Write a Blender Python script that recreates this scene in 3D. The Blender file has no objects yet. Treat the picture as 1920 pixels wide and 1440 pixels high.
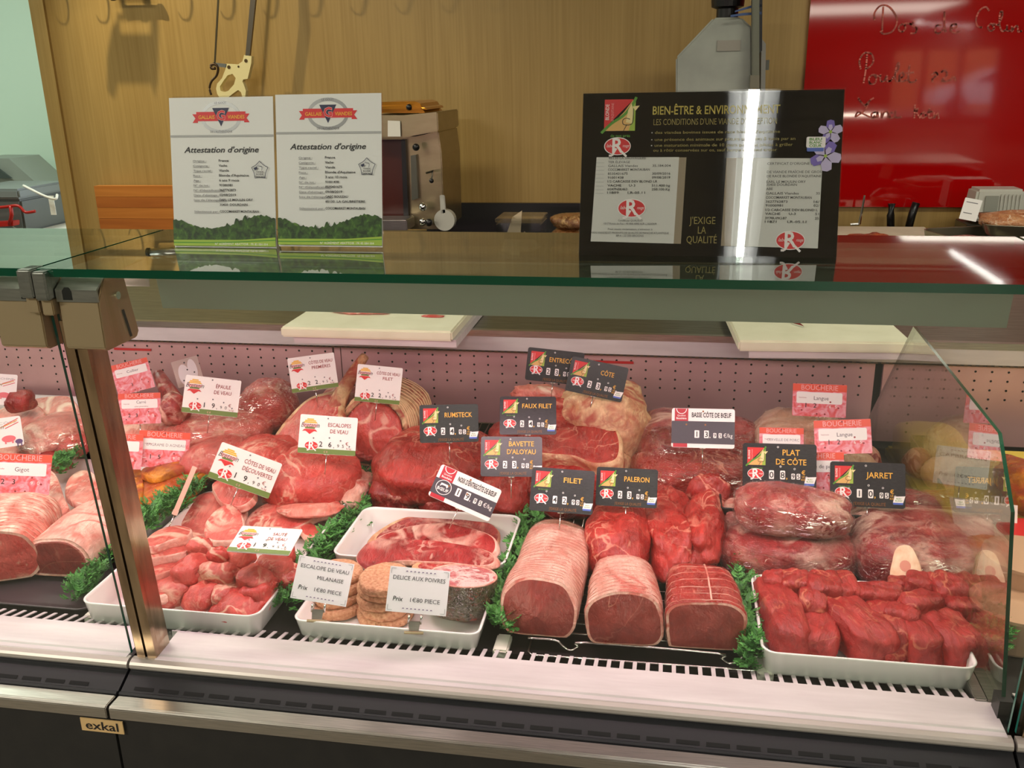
import bpy, bmesh, math, random
from mathutils import Vector, Matrix, noise
S = bpy.context.scene
COL = S.collection
PI = math.pi
random.seed(7)
# ------------------------------------------------------------------ camera
F = 1740.0
CAM = Vector((0, 0, 1.47))
def _basis(yaw, pitch, roll):
    a, b, c = map(math.radians, (yaw, pitch, roll))
    W = Vector((-math.sin(a)*math.cos(b), math.cos(a)*math.cos(b), -math.sin(b)))
    R0 = Vector((math.cos(a), math.sin(a), 0)); U0 = R0.cross(W)
    return math.cos(c)*R0+math.sin(c)*U0, -math.sin(c)*R0+math.cos(c)*U0, W
CR, CU, CW = _basis(10.0, 18.2, -1.1)
cd = bpy.data.cameras.new('camera'); cam = bpy.data.objects.new('camera', cd); COL.objects.link(cam)
m = Matrix((CR, CU, -CW)).transposed().to_4x4(); m.translation = CAM; cam.matrix_world = m
cd.sensor_width = 36; cd.lens = F/1920*36; cd.clip_start = .02; cd.clip_end = 200
S.camera = cam
# ------------------------------------------------------------------ colour management, world, lights
S.view_settings.view_transform = 'Standard'; S.view_settings.look = 'None'
S.view_settings.gamma = 1; S.view_settings.use_curve_mapping = False
S.view_settings.exposure = 0.0
w = bpy.data.worlds.new('world'); S.world = w; w.use_nodes = True
w.node_tree.nodes['Background'].inputs[0].default_value = (.78, .88, 1, 1)
w.node_tree.nodes['Background'].inputs[1].default_value = 3.0
S.cycles.max_bounces = 8; S.cycles.transparent_max_bounces = 24; S.cycles.glossy_bounces = 4
S.cycles.caustics_reflective = False; S.cycles.caustics_refractive = False
S.cycles.sample_clamp_indirect = 4
def area(name, loc, size, power, color, target=None, spread=None):
    l = bpy.data.lights.new(name, 'AREA'); l.shape = 'RECTANGLE'; l.size, l.size_y = size
    l.energy = power; l.color = color
    if spread: l.spread = math.radians(spread)
    o = bpy.data.objects.new(name, l); COL.objects.link(o); o.location = loc
    d = Vector(target)-Vector(loc) if target else Vector((0, 0, -1))
    o.rotation_euler = d.to_track_quat('-Z', 'Y').to_euler()
    return o
ROOM = (1.0, .95, .80)
CASE = (1.0, .67, .76)
area('ceiling_light_a', (-1.6, 1.9, 2.62), (1.2, .3), 22, ROOM)
area('ceiling_light_b', (1.3, 1.9, 2.62), (1.2, .3), 22, ROOM)
area('ceiling_light_c', (-2.3, -1.2, 2.62), (1.4, .3), 90, ROOM)
area('ceiling_light_f', (2.7, -2.0, 2.62), (1.2, .3), 72, ROOM)
area('ceiling_light_d', (1.2, -4.5, 2.62), (1.6, 1.2), 60, ROOM)
area('ceiling_light_e', (3.5, -13, 2.62), (3, 3), 160, ROOM)
area('alcove_light', (-3.6, 3.4, 2.6), (.8, .5), 36, (.88, 1, .90))
area('case_light', (-.13, .985, 1.222), (.86, .05), 3.0, CASE, (-.13, 1.12, .86))
area('case_light_left', (-1.1, .985, 1.222), (.86, .05), 2.9, CASE, (-1.1, 1.12, .86))
area('case_light_right', (.84, .985, 1.222), (.84, .05), 2.4, (1, .85, .68), (.84, 1.12, .86))
sp = bpy.data.lights.new('wall_spot', 'SPOT'); sp.energy = 70; sp.color = (1, .84, .52); sp.spot_size = math.radians(70); sp.spot_blend = .8; sp.shadow_soft_size = .018
so = bpy.data.objects.new('wall_spot', sp); COL.objects.link(so); so.location = (-2.5, 2.9, 2.66)
so.rotation_euler = (Vector((-1.6, 3.6, 1.3))-Vector(so.location)).to_track_quat('-Z', 'Y').to_euler()
# ------------------------------------------------------------------ projection helpers
def ray(x, y): return (x-960)/F*CR-(y-720)/F*CU+CW
def P(x, y, z):                       # photo pixel -> point of the horizontal plane z
    d = ray(x, y); return CAM+d*((z-CAM.z)/d.z)
def PY(x, y, Y):                      # photo pixel -> point of the upright plane Y
    d = ray(x, y); return CAM+d*(Y/d.y)
def PX(x, y, X):
    d = ray(x, y); return CAM+d*(X/d.x)
def mpp(p): return (Vector(p)-CAM).dot(CW)/F
# ------------------------------------------------------------------ materials
MATS = {}
def srgb(r, g, b):
    f = lambda c: (c/255/12.92) if c <= 10 else ((c/255+.055)/1.055)**2.4
    return (f(r), f(g), f(b), 1)
class NT:
    def __init__(s, name):
        s.m = bpy.data.materials.new(name); s.m.use_nodes = True; s.t = s.m.node_tree
        s.b = s.t.nodes['Principled BSDF']; s.out = s.t.nodes['Material Output']; MATS[name] = s.m
    def n(s, typ, **kw):
        n = s.t.nodes.new(typ)
        for k, v in kw.items():
            if k in n.inputs.keys(): n.inputs[k].default_value = v
            else: setattr(n, k, v)
        return n
    def l(s, a, b): s.t.links.new(a, b)
    def coord(s, scale=(1, 1, 1), kind='Object', rot=(0, 0, 0)):
        c = s.n('ShaderNodeTexCoord'); mp = s.n('ShaderNodeMapping')
        mp.inputs['Scale'].default_value = scale; mp.inputs['Rotation'].default_value = rot
        s.l(c.outputs[kind], mp.inputs['Vector']); return mp.outputs[0]
    def noise(s, vec, scale, detail=3, dist=0, rough=.5):
        n = s.n('ShaderNodeTexNoise'); n.inputs['Scale'].default_value = scale; n.inputs['Detail'].default_value = detail
        n.inputs['Distortion'].default_value = dist; n.inputs['Roughness'].default_value = rough
        s.l(vec, n.inputs['Vector']); return n.outputs['Fac']
    def ramp(s, fac, stops):
        r = s.n('ShaderNodeValToRGB'); e = r.color_ramp.elements
        while len(e) < len(stops): e.new(.5)
        for q, (p, c) in zip(e, stops): q.position = p; q.color = c if len(c) == 4 else (*c, 1)
        s.l(fac, r.inputs[0]); return r.outputs[0]
    def mix(s, fac, a, b):
        x = s.n('ShaderNodeMix'); x.data_type = 'RGBA'
        for v, i in ((fac, 0), (a, 6), (b, 7)):
            if hasattr(v, 'is_output') or hasattr(v, 'links'): s.l(v, x.inputs[i])
            else: x.inputs[i].default_value = v
        return x.outputs[2]
    def bump(s, h, strength=.3, dist=.002, node=None):
        b = s.n('ShaderNodeBump'); b.inputs['Strength'].default_value = strength; b.inputs['Distance'].default_value = dist
        s.l(h, b.inputs['Height'])
        if node is None: s.l(b.outputs[0], s.b.inputs['Normal'])
        return b.outputs[0]
def mat(name, col, rough=.5, metal=0, spec=.5, emit=None, es=1, coat=0, alpha=1):
    if name in MATS: return MATS[name]
    t = NT(name); b = t.b.inputs
    b['Base Color'].default_value = col if len(col) == 4 else (*col, 1)
    b['Roughness'].default_value = rough; b['Metallic'].default_value = metal; b['Specular IOR Level'].default_value = spec
    b['Coat Weight'].default_value = coat; b['Coat Roughness'].default_value = .05; b['Alpha'].default_value = alpha
    if emit: b['Emission Color'].default_value = (*emit, 1); b['Emission Strength'].default_value = es
    return t.m
def noisy(name, c1, c2, scale, stretch=(1, 1, 1), rough=.5, metal=0, bs=.1, bd=.0005, detail=4, coat=0):
    t = NT(name); f = t.noise(t.coord(stretch), scale, detail)
    t.l(t.ramp(f, [(.3, c1), (.7, c2)]), t.b.inputs['Base Color'])
    t.b.inputs['Roughness'].default_value = rough; t.b.inputs['Metallic'].default_value = metal; t.b.inputs['Coat Weight'].default_value = coat
    t.bump(f, bs, bd); return t.m
def meat(name, dark, light, fat, vein=.03, patch=.72, scale=28, stretch=(1, 1, 1), rough=.36, patchfat=.85, sss=.05, fine=.5):
    t = NT(name); oi = t.n('ShaderNodeObjectInfo'); sc = t.n('ShaderNodeMath', operation='MULTIPLY'); t.l(oi.outputs['Random'], sc.inputs[0]); sc.inputs[1].default_value = 37.0
    def co(st):
        a = t.n('ShaderNodeVectorMath', operation='ADD'); t.l(t.coord(st), a.inputs[0]); t.l(sc.outputs[0], a.inputs[1]); return a.outputs[0]
    c0 = co(stretch); c3 = co((stretch[0]*1.0, stretch[1]*.28, stretch[2]*.6))
    base = t.noise(c0, scale*1.1, 8, .5, .62); fib = t.noise(c3, scale*7, 4, .3, .6)
    v = t.noise(c0, scale*.5, 3, 1.6, .5); v2 = t.noise(c0, scale*1.7, 3, 1.0, .55); p = t.noise(c0, scale*.36, 4, 1.0, .55); fl = t.noise(c3, scale*5, 2)
    def ridge(f, w, k): return t.ramp(f, [(max(0, .5-w*1.9), (0, 0, 0)), (.5-w*.35, (k,)*3), (.5+w*.35, (k,)*3), (min(1, .5+w*1.9), (0, 0, 0))])
    def mul(a, b):
        m_ = t.n('ShaderNodeMath', operation='MULTIPLY'); t.l(a, m_.inputs[0]); t.l(b, m_.inputs[1]); return m_.outputs[0]
    def mx(a, b):
        m_ = t.n('ShaderNodeMath', operation='MAXIMUM'); t.l(a, m_.inputs[0]); t.l(b, m_.inputs[1]); return m_.outputs[0]
    c = t.ramp(base, [(.34, dark), (.66, light)])
    hv = t.n('ShaderNodeHueSaturation'); t.l(c, hv.inputs['Color']); vr = t.n('ShaderNodeMapRange'); t.l(fib, vr.inputs[0]); vr.inputs[1].default_value = .3; vr.inputs[2].default_value = .7; vr.inputs[3].default_value = .84; vr.inputs[4].default_value = 1.16
    t.l(vr.outputs[0], hv.inputs['Value']); c = hv.outputs[0]
    g1 = t.ramp(t.noise(c0, scale*.42, 2), [(.46, (0, 0, 0)), (.60, (.9,)*3)]); g2 = t.ramp(t.noise(c0, scale*.8, 2), [(.50, (0, 0, 0)), (.66, (1,)*3)])
    m1 = mx(mul(ridge(v, vein, 1), g1), mul(ridge(v2, vein*.9, fine), g2)); m2 = t.ramp(p, [(patch, (0, 0, 0)), (min(1, patch+.05), (patchfat,)*3)]); m3 = t.ramp(fl, [(.68, (0, 0, 0)), (.78, (.45,)*3)])
    c = t.mix(mx(mx(m1, m2), m3), c, fat); t.l(c, t.b.inputs['Base Color'])
    rr = t.n('ShaderNodeMapRange'); t.l(base, rr.inputs[0]); rr.inputs[1].default_value = .35; rr.inputs[2].default_value = .65; rr.inputs[3].default_value = rough-.1; rr.inputs[4].default_value = rough+.14; t.l(rr.outputs[0], t.b.inputs['Roughness'])
    t.b.inputs['Subsurface Weight'].default_value = sss; t.b.inputs['Subsurface Radius'].default_value = (.012, .003, .002); t.b.inputs['Subsurface Scale'].default_value = .5
    ad = t.n('ShaderNodeMath', operation='MULTIPLY_ADD'); t.l(base, ad.inputs[0]); ad.inputs[1].default_value = 1.6; t.l(fib, ad.inputs[2])
    t.bump(ad.outputs[0], .9, .0026); return t.m
def glass(name, tint=(1, 1, 1), base=.035, rough=0.0, power=5, bumpy=None, gain=.96, gcol=(1, 1, 1)):
    t = NT(name); lw = t.n('ShaderNodeLayerWeight', Blend=.5)
    pw = t.n('ShaderNodeMath', operation='POWER'); t.l(lw.outputs['Facing'], pw.inputs[0]); pw.inputs[1].default_value = power
    ma = t.n('ShaderNodeMath', operation='MULTIPLY_ADD'); t.l(pw.outputs[0], ma.inputs[0]); ma.inputs[1].default_value = gain; ma.inputs[2].default_value = base
    ma.use_clamp = True
    tr = t.n('ShaderNodeBsdfTransparent'); tr.inputs[0].default_value = (*tint, 1)
    gl = t.n('ShaderNodeBsdfGlossy'); gl.inputs['Roughness'].default_value = rough; gl.inputs['Color'].default_value = (*gcol, 1)
    if bumpy:
        f = t.noise(t.coord(bumpy[2]), bumpy[0], 3, 2.5); nb = t.bump(f, 1.0, bumpy[1], node=1)
        t.l(nb, gl.inputs['Normal']); t.l(nb, lw.inputs['Normal'])
    mx = t.n('ShaderNodeMixShader'); t.l(ma.outputs[0], mx.inputs[0]); t.l(tr.outputs[0], mx.inputs[1]); t.l(gl.outputs[0], mx.inputs[2])
    t.l(mx.outputs[0], t.out.inputs['Surface']); return t.m
def wood(name, c1, c2, sx=1, sz=1, rough=.45, horiz=False):
    t = NT(name); st = (110*sx, 110*sx, 2.2*sz) if not horiz else (2.2, 60, 45)
    f = t.noise(t.coord(st), 1, 4, .5); g = t.noise(t.coord((8, 8, .5) if not horiz else (.8, 9, 14)), 1, 3, 1.2)
    a = t.n('ShaderNodeMath', operation='MULTIPLY_ADD'); t.l(g, a.inputs[0]); a.inputs[1].default_value = .6
    t.l(f, a.inputs[2]); t.l(t.ramp(a.outputs[0], [(.5, c1), (1.1, c2)] if False else [(.45, c1), (1.0, c2)]), t.b.inputs['Base Color'])
    t.b.inputs['Roughness'].default_value = rough; t.bump(f, .05, .0004); return t.m
BEEF = meat('beef_muscle', srgb(142, 24, 22), srgb(186, 52, 46), srgb(224, 146, 122), vein=.014, patch=.72, rough=.30, fine=.3)
BEEFD = meat('beef_dark', srgb(112, 14, 16), srgb(158, 32, 32), srgb(214, 150, 130), vein=.018, patch=.72, rough=.30, fine=.3)
BEEFM = meat('beef_marbled', srgb(124, 18, 24), srgb(182, 52, 52), srgb(236, 190, 170), vein=.045, patch=.68, scale=24)
CUBE = meat('beef_lean', srgb(136, 24, 24), srgb(176, 50, 46), srgb(196, 110, 84), vein=.012, patch=.78, rough=.44)
VEAL = meat('veal_muscle', srgb(190, 68, 62), srgb(216, 100, 90), srgb(240, 190, 166), vein=.03, patch=.70)
VEALR = meat('veal_red', srgb(184, 54, 50), srgb(208, 80, 72), srgb(238, 184, 160), vein=.018, patch=.70, scale=22, rough=.30, fine=.3)
PORK = meat('lamb_pink', srgb(196, 92, 78), srgb(228, 142, 126), srgb(246, 214, 192), vein=.05, patch=.58)
FAT = meat('fat_cap', srgb(214, 138, 120), srgb(242, 200, 182), srgb(204, 96, 84), vein=.04, patch=.70, scale=24, rough=.42, fine=.3)
FATY = meat('fat_rind', srgb(190, 128, 88), srgb(238, 200, 156), srgb(176, 62, 50), vein=.05, patch=.62, scale=26, rough=.48)
CUTF = meat('cut_muscle', srgb(128, 44, 38), srgb(150, 62, 54), srgb(196, 128, 108), vein=.005, patch=.84, scale=14, rough=.30, fine=.2)
PALEM = meat('pale_skin', srgb(190, 130, 105), srgb(226, 174, 148), srgb(238, 205, 180), vein=.03, patch=.7, scale=14, rough=.3)
ORANGE = meat('marinade', srgb(120, 36, 6), srgb(232, 148, 14), srgb(170, 58, 20), vein=.09, patch=.56, scale=26, rough=.2)
BONE = noisy('bone', srgb(226, 176, 140), srgb(245, 222, 190), 60, rough=.4)
CRUMB = noisy('bread_crumb', srgb(182, 122, 88), srgb(220, 170, 132), 260, rough=.9, bs=1, bd=.003)
HERB = meat('herb_crust', srgb(30, 40, 14), srgb(88, 80, 28), srgb(170, 40, 20), vein=.02, patch=.62, scale=110, rough=.3)
FLECK = meat('flecked_paste', srgb(190, 84, 90), srgb(212, 120, 120), srgb(245, 222, 214), vein=.08, patch=.52, scale=120, rough=.35)
FILM = glass('cling_film', base=.05, rough=.035, power=2.4, gain=.42, bumpy=(30, .030, (1, 1.6, 3)))
FILM2 = glass('tight_film', base=.03, rough=.10, power=2.5, gain=.4, bumpy=(60, .006, (3, 1, 3)))
GLASS = glass('clear_glass', tint=(.93, .97, .94), base=.04)
TOPG = glass('top_glass', tint=(.72, .80, .74), base=.10, power=3.2, gain=.9)
SIDEG = glass('side_glass', tint=(.88, .90, .84), base=.12, power=3.0, gain=.9)
ACRY = glass('acrylic', tint=(.97, .97, .97), base=.04, gain=.6)
PLAST = glass('clear_plastic', tint=(.86, .88, .88), base=.10, rough=.12, power=2, gain=.5)
EDGEG = mat('glass_edge', srgb(10, 70, 48), .08, spec=.8, coat=.5)
EDGEL = mat('glass_edge_pale', srgb(40, 110, 96), .08, spec=.8)
STEEL = noisy('brushed_steel', srgb(168, 164, 158), srgb(196, 190, 182), 30, (1, 30, 30), rough=.3, metal=1, bs=.04)
STEELM = noisy('dull_steel', srgb(118, 120, 108), srgb(150, 150, 136), 20, (1, 12, 12), rough=.36, metal=1, bs=.06)
POSTM = noisy('post_steel', srgb(150, 128, 104), srgb(196, 170, 140), 14, (6, 6, 1), rough=.22, metal=1, bs=.05)
CHROME = mat('chrome', (.8, .8, .78), .1, 1)
WIRE = mat('wire_steel', (.75, .70, .66), .2, 1)
ALU = noisy('aluminium', srgb(176, 180, 176), srgb(206, 208, 202), 30, (1, 8, 8), rough=.3, metal=1, bs=.03)
BRKT = mat('bracket_metal', srgb(186, 166, 132), .42, .75)
CANOPY = mat('canopy_metal', srgb(186, 188, 176), .45, .3)
SILL = noisy('sill_white', srgb(200, 188, 190), srgb(214, 203, 205), 12, (1, 6, 6), rough=.42, bs=.02)
WHITE = mat('white_melamine', srgb(240, 236, 232), .22, coat=.3)
PLWH = mat('white_plastic', srgb(232, 228, 214), .45)
BOARDM = noisy('board_plastic', srgb(222, 218, 190), srgb(236, 232, 206), 18, rough=.5, bs=.03)
BLACKP = mat('black_plastic', srgb(20, 19, 20), .35)
DARKT = mat('vent_trim', srgb(22, 23, 27), .5)
SLOT = mat('slot_dark', (.002, .002, .002), .9)
KICK = noisy('dark_panel', srgb(26, 25, 24), srgb(34, 32, 30), 40, rough=.6)
DECK = mat('deck_dark', srgb(38, 33, 33), .35, .4)
PLATEM = mat('tray_black', srgb(62, 54, 58), .4)
PERF = noisy('perforated_metal', srgb(196, 150, 152), srgb(216, 170, 170), 7, rough=.42, metal=.35, bs=.02)
# ------------------------------------------------------------------ geometry helpers
def link(name, me, m, parent=None, mw=None):
    o = bpy.data.objects.new(name, me); COL.objects.link(o)
    for q in (m if isinstance(m, (list, tuple)) else [m]):
        if len(me.materials) < len(m if isinstance(m, (list, tuple)) else [m]): me.materials.append(q)
    if mw is not None: o.matrix_local = mw
    if parent: o.parent = parent
    return o
def tag_(o, label=None, cat=None, group=None, kind=None):
    if label: o['label'] = label
    if cat: o['category'] = cat
    if group: o['group'] = group
    if kind: o['kind'] = kind
    return o
def thing(name, label, cat, loc=(0, 0, 0), group=None, mw=None):
    o = bpy.data.objects.new(name, None); COL.objects.link(o); o.empty_display_size = .02
    if mw is not None: o.matrix_world = mw
    else: o.location = loc
    return tag_(o, label, cat, group)
class MB:
    def __init__(s): s.v = []; s.f = []; s.mi = []; s.cur = 0
    def add(s, vs, fs):
        k = len(s.v); s.v += [tuple(v) for v in vs]; s.f += [tuple(i+k for i in f) for f in fs]; s.mi += [s.cur]*len(fs)
    def box(s, lo, hi):
        (a, b, c), (d, e, f) = lo, hi
        s.add([(a, b, c), (d, b, c), (d, e, c), (a, e, c), (a, b, f), (d, b, f), (d, e, f), (a, e, f)],
              [(0, 3, 2, 1), (4, 5, 6, 7), (0, 1, 5, 4), (1, 2, 6, 5), (2, 3, 7, 6), (3, 0, 4, 7)])
    def prism(s, poly, dvec):            # polygon of 3-D points extruded along dvec
        n = len(poly); d = Vector(dvec); vs = [Vector(p) for p in poly]
        s.add(vs+[v+d for v in vs], [tuple(range(n)), tuple(range(2*n-1, n-1, -1))]+[(i, i+n, (i+1) % n+n, (i+1) % n) for i in range(n)])
    def tube(s, pts, r, n=8, close=False, r2=None):
        pts = [Vector(p) for p in pts]; N = len(pts); base = len(s.v); rings = []
        up = Vector((0, 0, 1))
        for i, p in enumerate(pts):
            a = pts[(i-1) % N] if close or i else pts[i]; b = pts[(i+1) % N] if close or i < N-1 else pts[i]
            t = (b-a).normalized(); x = t.cross(up)
            if x.length < .05: x = t.cross(Vector((0, 1, 0)))
            x.normalize(); y = x.cross(t); rr = r if r2 is None else r+(r2-r)*i/max(1, N-1)
            rings.append([p+rr*(math.cos(2*PI*k/n)*x+math.sin(2*PI*k/n)*y) for k in range(n)])
        vs = [v for q in rings for v in q]; fs = []
        for i in range(N if close else N-1):
            j = (i+1) % N
            for k in range(n): fs.append((i*n+k, j*n+k, j*n+(k+1) % n, i*n+(k+1) % n))
        if not close: fs += [tuple(range(n)), tuple(range(N*n-1, (N-1)*n-1, -1))]
        s.add(vs, fs)
    def lathe(s, prof, n=32, c=(0, 0, 0), cap=True):
        c = Vector(c); vs = []; fs = []
        for r, z in prof: vs += [c+Vector((r*math.cos(2*PI*k/n), r*math.sin(2*PI*k/n), z)) for k in range(n)]
        for i in range(len(prof)-1):
            for k in range(n): fs.append((i*n+k, i*n+(k+1) % n, (i+1)*n+(k+1) % n, (i+1)*n+k))
        if cap: fs += [tuple(range(n-1, -1, -1)), tuple((len(prof)-1)*n+k for k in range(n))]
        s.add(vs, fs)
    def mesh(s, name, smooth=False, bevel=0):
        me = bpy.data.meshes.new(name); me.from_pydata(s.v, [], s.f)
        for p, i in zip(me.polygons, s.mi): p.material_index = i
        if bevel:
            bm = bmesh.new(); bm.from_mesh(me); bmesh.ops.bevel(bm, geom=[e for e in bm.edges if len(e.link_faces) == 2 and e.calc_face_angle(0) > .6], offset=bevel, segments=2, affect='EDGES', clamp_overlap=True); bm.to_mesh(me); bm.free()
        if smooth:
            me.shade_smooth()
        me.update(); return me
    def build(s, name, m, parent=None, smooth=False, bevel=0, mw=None):
        return link(name, s.mesh(name, smooth, bevel), m, parent, mw)
def boxo(name, lo, hi, m, parent=None, bevel=0):
    b = MB(); b.box(lo, hi); return b.build(name, m, parent, bevel=bevel)
def catmull(pts, per=6, close=True):
    out = []; n = len(pts)
    for i in range(n if close else n-1):
        p0, p1, p2, p3 = (pts[(i-1) % n], pts[i], pts[(i+1) % n], pts[(i+2) % n]) if close else (pts[max(0, i-1)], pts[i], pts[i+1], pts[min(n-1, i+2)])
        for k in range(per):
            t = k/per
            out.append(tuple(.5*((2*b)+(c-a)*t+(2*a-5*b+4*c-d)*t*t+(3*b-a-3*c+d)*t**3) for a, b, c, d in zip(p0, p1, p2, p3)))
    if not close: out.append(tuple(pts[-1]))
    return out
def struct(o): o['kind'] = 'structure'; return o
# ------------------------------------------------------------------ the room
OAK = wood('oak_panel', srgb(152, 122, 64), srgb(172, 142, 82))
TILE = mat('floor_tile', srgb(120, 112, 100), .4)
WALLG = mat('painted_wall', srgb(190, 196, 184), .7)
CEIL = mat('ceiling_tile', srgb(205, 200, 185), .8)
YW = 3.6
struct(boxo('floor', (-6, -22, -.05), (12, 5.2, 0), TILE))
struct(boxo('ceiling', (-6, -22, 2.7), (12, 5.2, 2.78), CEIL))
xl = PY(57, 0, YW).x; xr = PY(1512, 90, YW).x
struct(boxo('wall_back', (xl, YW, 0), (12, YW+.1, 2.7), OAK))
t1 = struct(boxo('trim_1', (xl, YW-.014, .0), (xl+.062, YW-.001, 2.7), OAK))
struct(boxo('wall_alcove', (-6, 4.9, 0), (xl+.1, 5.0, 2.7), mat('alcove_paint', srgb(190, 214, 196), .6)))
struct(boxo('wall_left', (-6.1, -22, 0), (-6, 5.2, 2.7), WALLG))
struct(boxo('wall_right', (12, -22, 0), (12.1, 5.2, 2.7), WALLG))
# street side: wall with a glazed shopfront
YS = -22.0
bm_ = MB()
panes = [(6.02, 6.76), (6.90, 7.72), (7.88, 8.72)]
bm_.box((-6, YS-.15, 0), (6.02, YS, 2.7)); bm_.box((8.72, YS-.15, 0), (12, YS, 2.7))
bm_.box((6.02, YS-.15, 2.02), (8.72, YS, 2.7)); bm_.box((6.02, YS-.15, 0), (8.72, YS, .25))
for a, b in ((6.76, 6.90), (7.72, 7.88)): bm_.box((a, YS-.12, .25), (b, YS-.03, 2.02))
struct(bm_.build('wall_front', WALLG))
for i, (a, b) in enumerate(panes):
    struct(boxo('window_%d' % (i+1), (a, YS-.08, .25), (b, YS-.07, 2.02), GLASS))
struct(boxo('street_ground', (-10, -60, -.12), (40, -22.15, -.06), mat('asphalt', srgb(150, 146, 140), .9)))
fac = thing('facade', 'orange rendered house front across the street with a white window', 'building', (12, -33, 0))
boxo('wall', (-22, -.4, 0), (18, 0, 8), mat('render_orange', srgb(226, 150, 104), .9), fac)
boxo('window_frame', (1.2, 0, 1.2), (2.6, .06, 3.4), mat('frame_white', srgb(240, 240, 235), .6), fac)
car = thing('car', 'white hatchback parked in the street outside', 'car', (8.6, -28.2, 0))
prof = [(0, .35), (.05, .75), (.5, .95), (1.2, 1.05), (1.9, 1.5), (3.2, 1.55), (4.0, 1.1), (4.25, .9), (4.3, .35)]
b = MB(); b.prism([(x, 0, z) for x, z in prof], (0, -1.6, 0)); b.build('body', mat('car_paint', srgb(235, 238, 242), .25, coat=.6), car, bevel=.05)
b = MB(); b.prism([(x, .01, z) for x, z in ((1.35, 1.06), (1.95, 1.42), (3.1, 1.46), (3.7, 1.1))], (0, -1.62, 0)); b.build('side_window', mat('car_glass', (.03, .035, .04), .1), car)
for wx in (.85, 3.4):
    b = MB(); b.tube([(wx, .03, .33), (wx, -.2, .33)], .33, 24); q = b.build('wheel', mat('tyre', (.02, .02, .02), .8), car)
    b = MB(); b.tube([(wx, .05, .33), (wx, .02, .33)], .19, 10); b.build('hub_cap', mat('hub', (.75, .76, .78), .3, .6), q)
# red glass splashback with its handwriting
RED = mat('red_glass', srgb(178, 8, 10), .04, coat=1.0, spec=.7)
zr = PY(1700, 387, YW).z
rp = thing('splashback', 'glossy red glass wall panel with handwritten fish and poultry names', 'panel', (xr, YW-.012, zr))
boxo('panel', (0, -.008, 0), (4.5, .010, 2.7-zr-.02), RED, rp)
def ribbon(strokes, width, Y, name, m, parent, off):
    b = MB()
    for st in strokes:
        pts = [Vector(PY(x, y, Y)) for x, y in catmull(st, 6, False)]
        for i in range(len(pts)-1):
            a, c = pts[i], pts[i+1]; d = (c-a)
            if d.length < 1e-6: continue
            nrm = Vector((-d.z, 0, d.x)).normalized()*width/2; e = d.normalized()*width*.25
            q = [a-nrm-e, c-nrm+e, c+nrm+e, a+nrm-e]
            b.add([v-Vector(off) for v in q], [(0, 1, 2, 3)])
    return b.build(name, m, parent)
SC = lambda pts, ox, oy, s=4.571: [(ox+x/s, oy+y/s) for x, y in pts]
hand = [[(640,170),(640,110),(690,50),(760,55),(820,130),(830,200),(790,270),(720,290),(690,270)], [(715,60),(708,170),(705,265)],
 [(880,205),(850,225),(850,260),(880,270),(905,240),(895,205),(930,200),(960,210)], [(975,180),(960,215),(1000,240),(990,280),(950,285)],
 [(1210,215),(1170,220),(1160,270),(1190,285),(1230,245),(1240,170),(1238,100),(1235,200),(1250,275)], [(1290,245),(1340,235),(1335,205),(1300,215),(1290,260),(1330,280),(1370,265)],
 [(1620,90),(1590,60),(1540,90),(1510,160),(1520,220),(1560,235)], [(1640,200),(1610,230),(1630,265),(1665,245),(1650,205),(1700,215)], [(1700,215),(1730,150),(1735,100),(1715,110),(1710,200),(1730,265),(1765,255)], [(1775,215),(1775,262),(1800,262)], [(1815,225),(1818,270),(1840,230),(1865,225),(1870,270),(1900,265)],
 [(520,590),(510,520),(550,455),(610,460),(630,520),(600,570),(560,590)], [(575,470),(565,590),(545,710)],
 [(620,640),(592,670),(600,715),(640,715),(655,670),(630,640),(680,655)], [(690,640),(690,690),(720,695),(745,650),(750,695),(780,690)], [(780,690),(840,600),(850,540),(830,560),(815,650),(830,695),(860,690)],
 [(860,670),(890,650),(880,620),(855,640),(855,690),(890,695),(915,680)], [(940,560),(930,640),(935,700),(980,700),(1000,680)], [(910,625),(975,620)],
 [(1130,640),(1160,620),(1180,640),(1140,670),(1135,700)], [(1210,620),(1240,600),(1260,640),(1215,690),(1270,690),(1320,660),(1330,690)],
 [(500,840),(520,870),(560,900),(600,860),(630,840)], [(555,910),(590,870),(560,940),(480,1000),(500,960),(560,985),(620,1010),(640,990)],
 [(650,960),(615,975),(620,1010),(655,1000),(665,960),(670,1005)], [(700,960),(700,1010),(725,960),(755,965),(755,1008)], [(800,960),(770,975),(775,1010),(805,1000),(820,950),(820,1005),(870,1000)],
 [(985,900),(980,1010)], [(975,950),(1010,930),(1000,960),(1030,1010)], [(1060,960),(1035,980),(1050,1010),(1080,990),(1062,960)], [(1110,930),(1105,1005),(1130,1005)], [(1090,960),(1135,955)], [(1150,965),(1150,1010),(1180,970),(1190,1015)]]
MARKER = mat('chalk_marker', srgb(232, 128, 112), .7)
ribbon([SC(s_, 1500, 0) for s_ in hand], .0056, YW-.0225, 'handwriting', MARKER, rp, (xr, YW-.012, zr))
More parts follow.
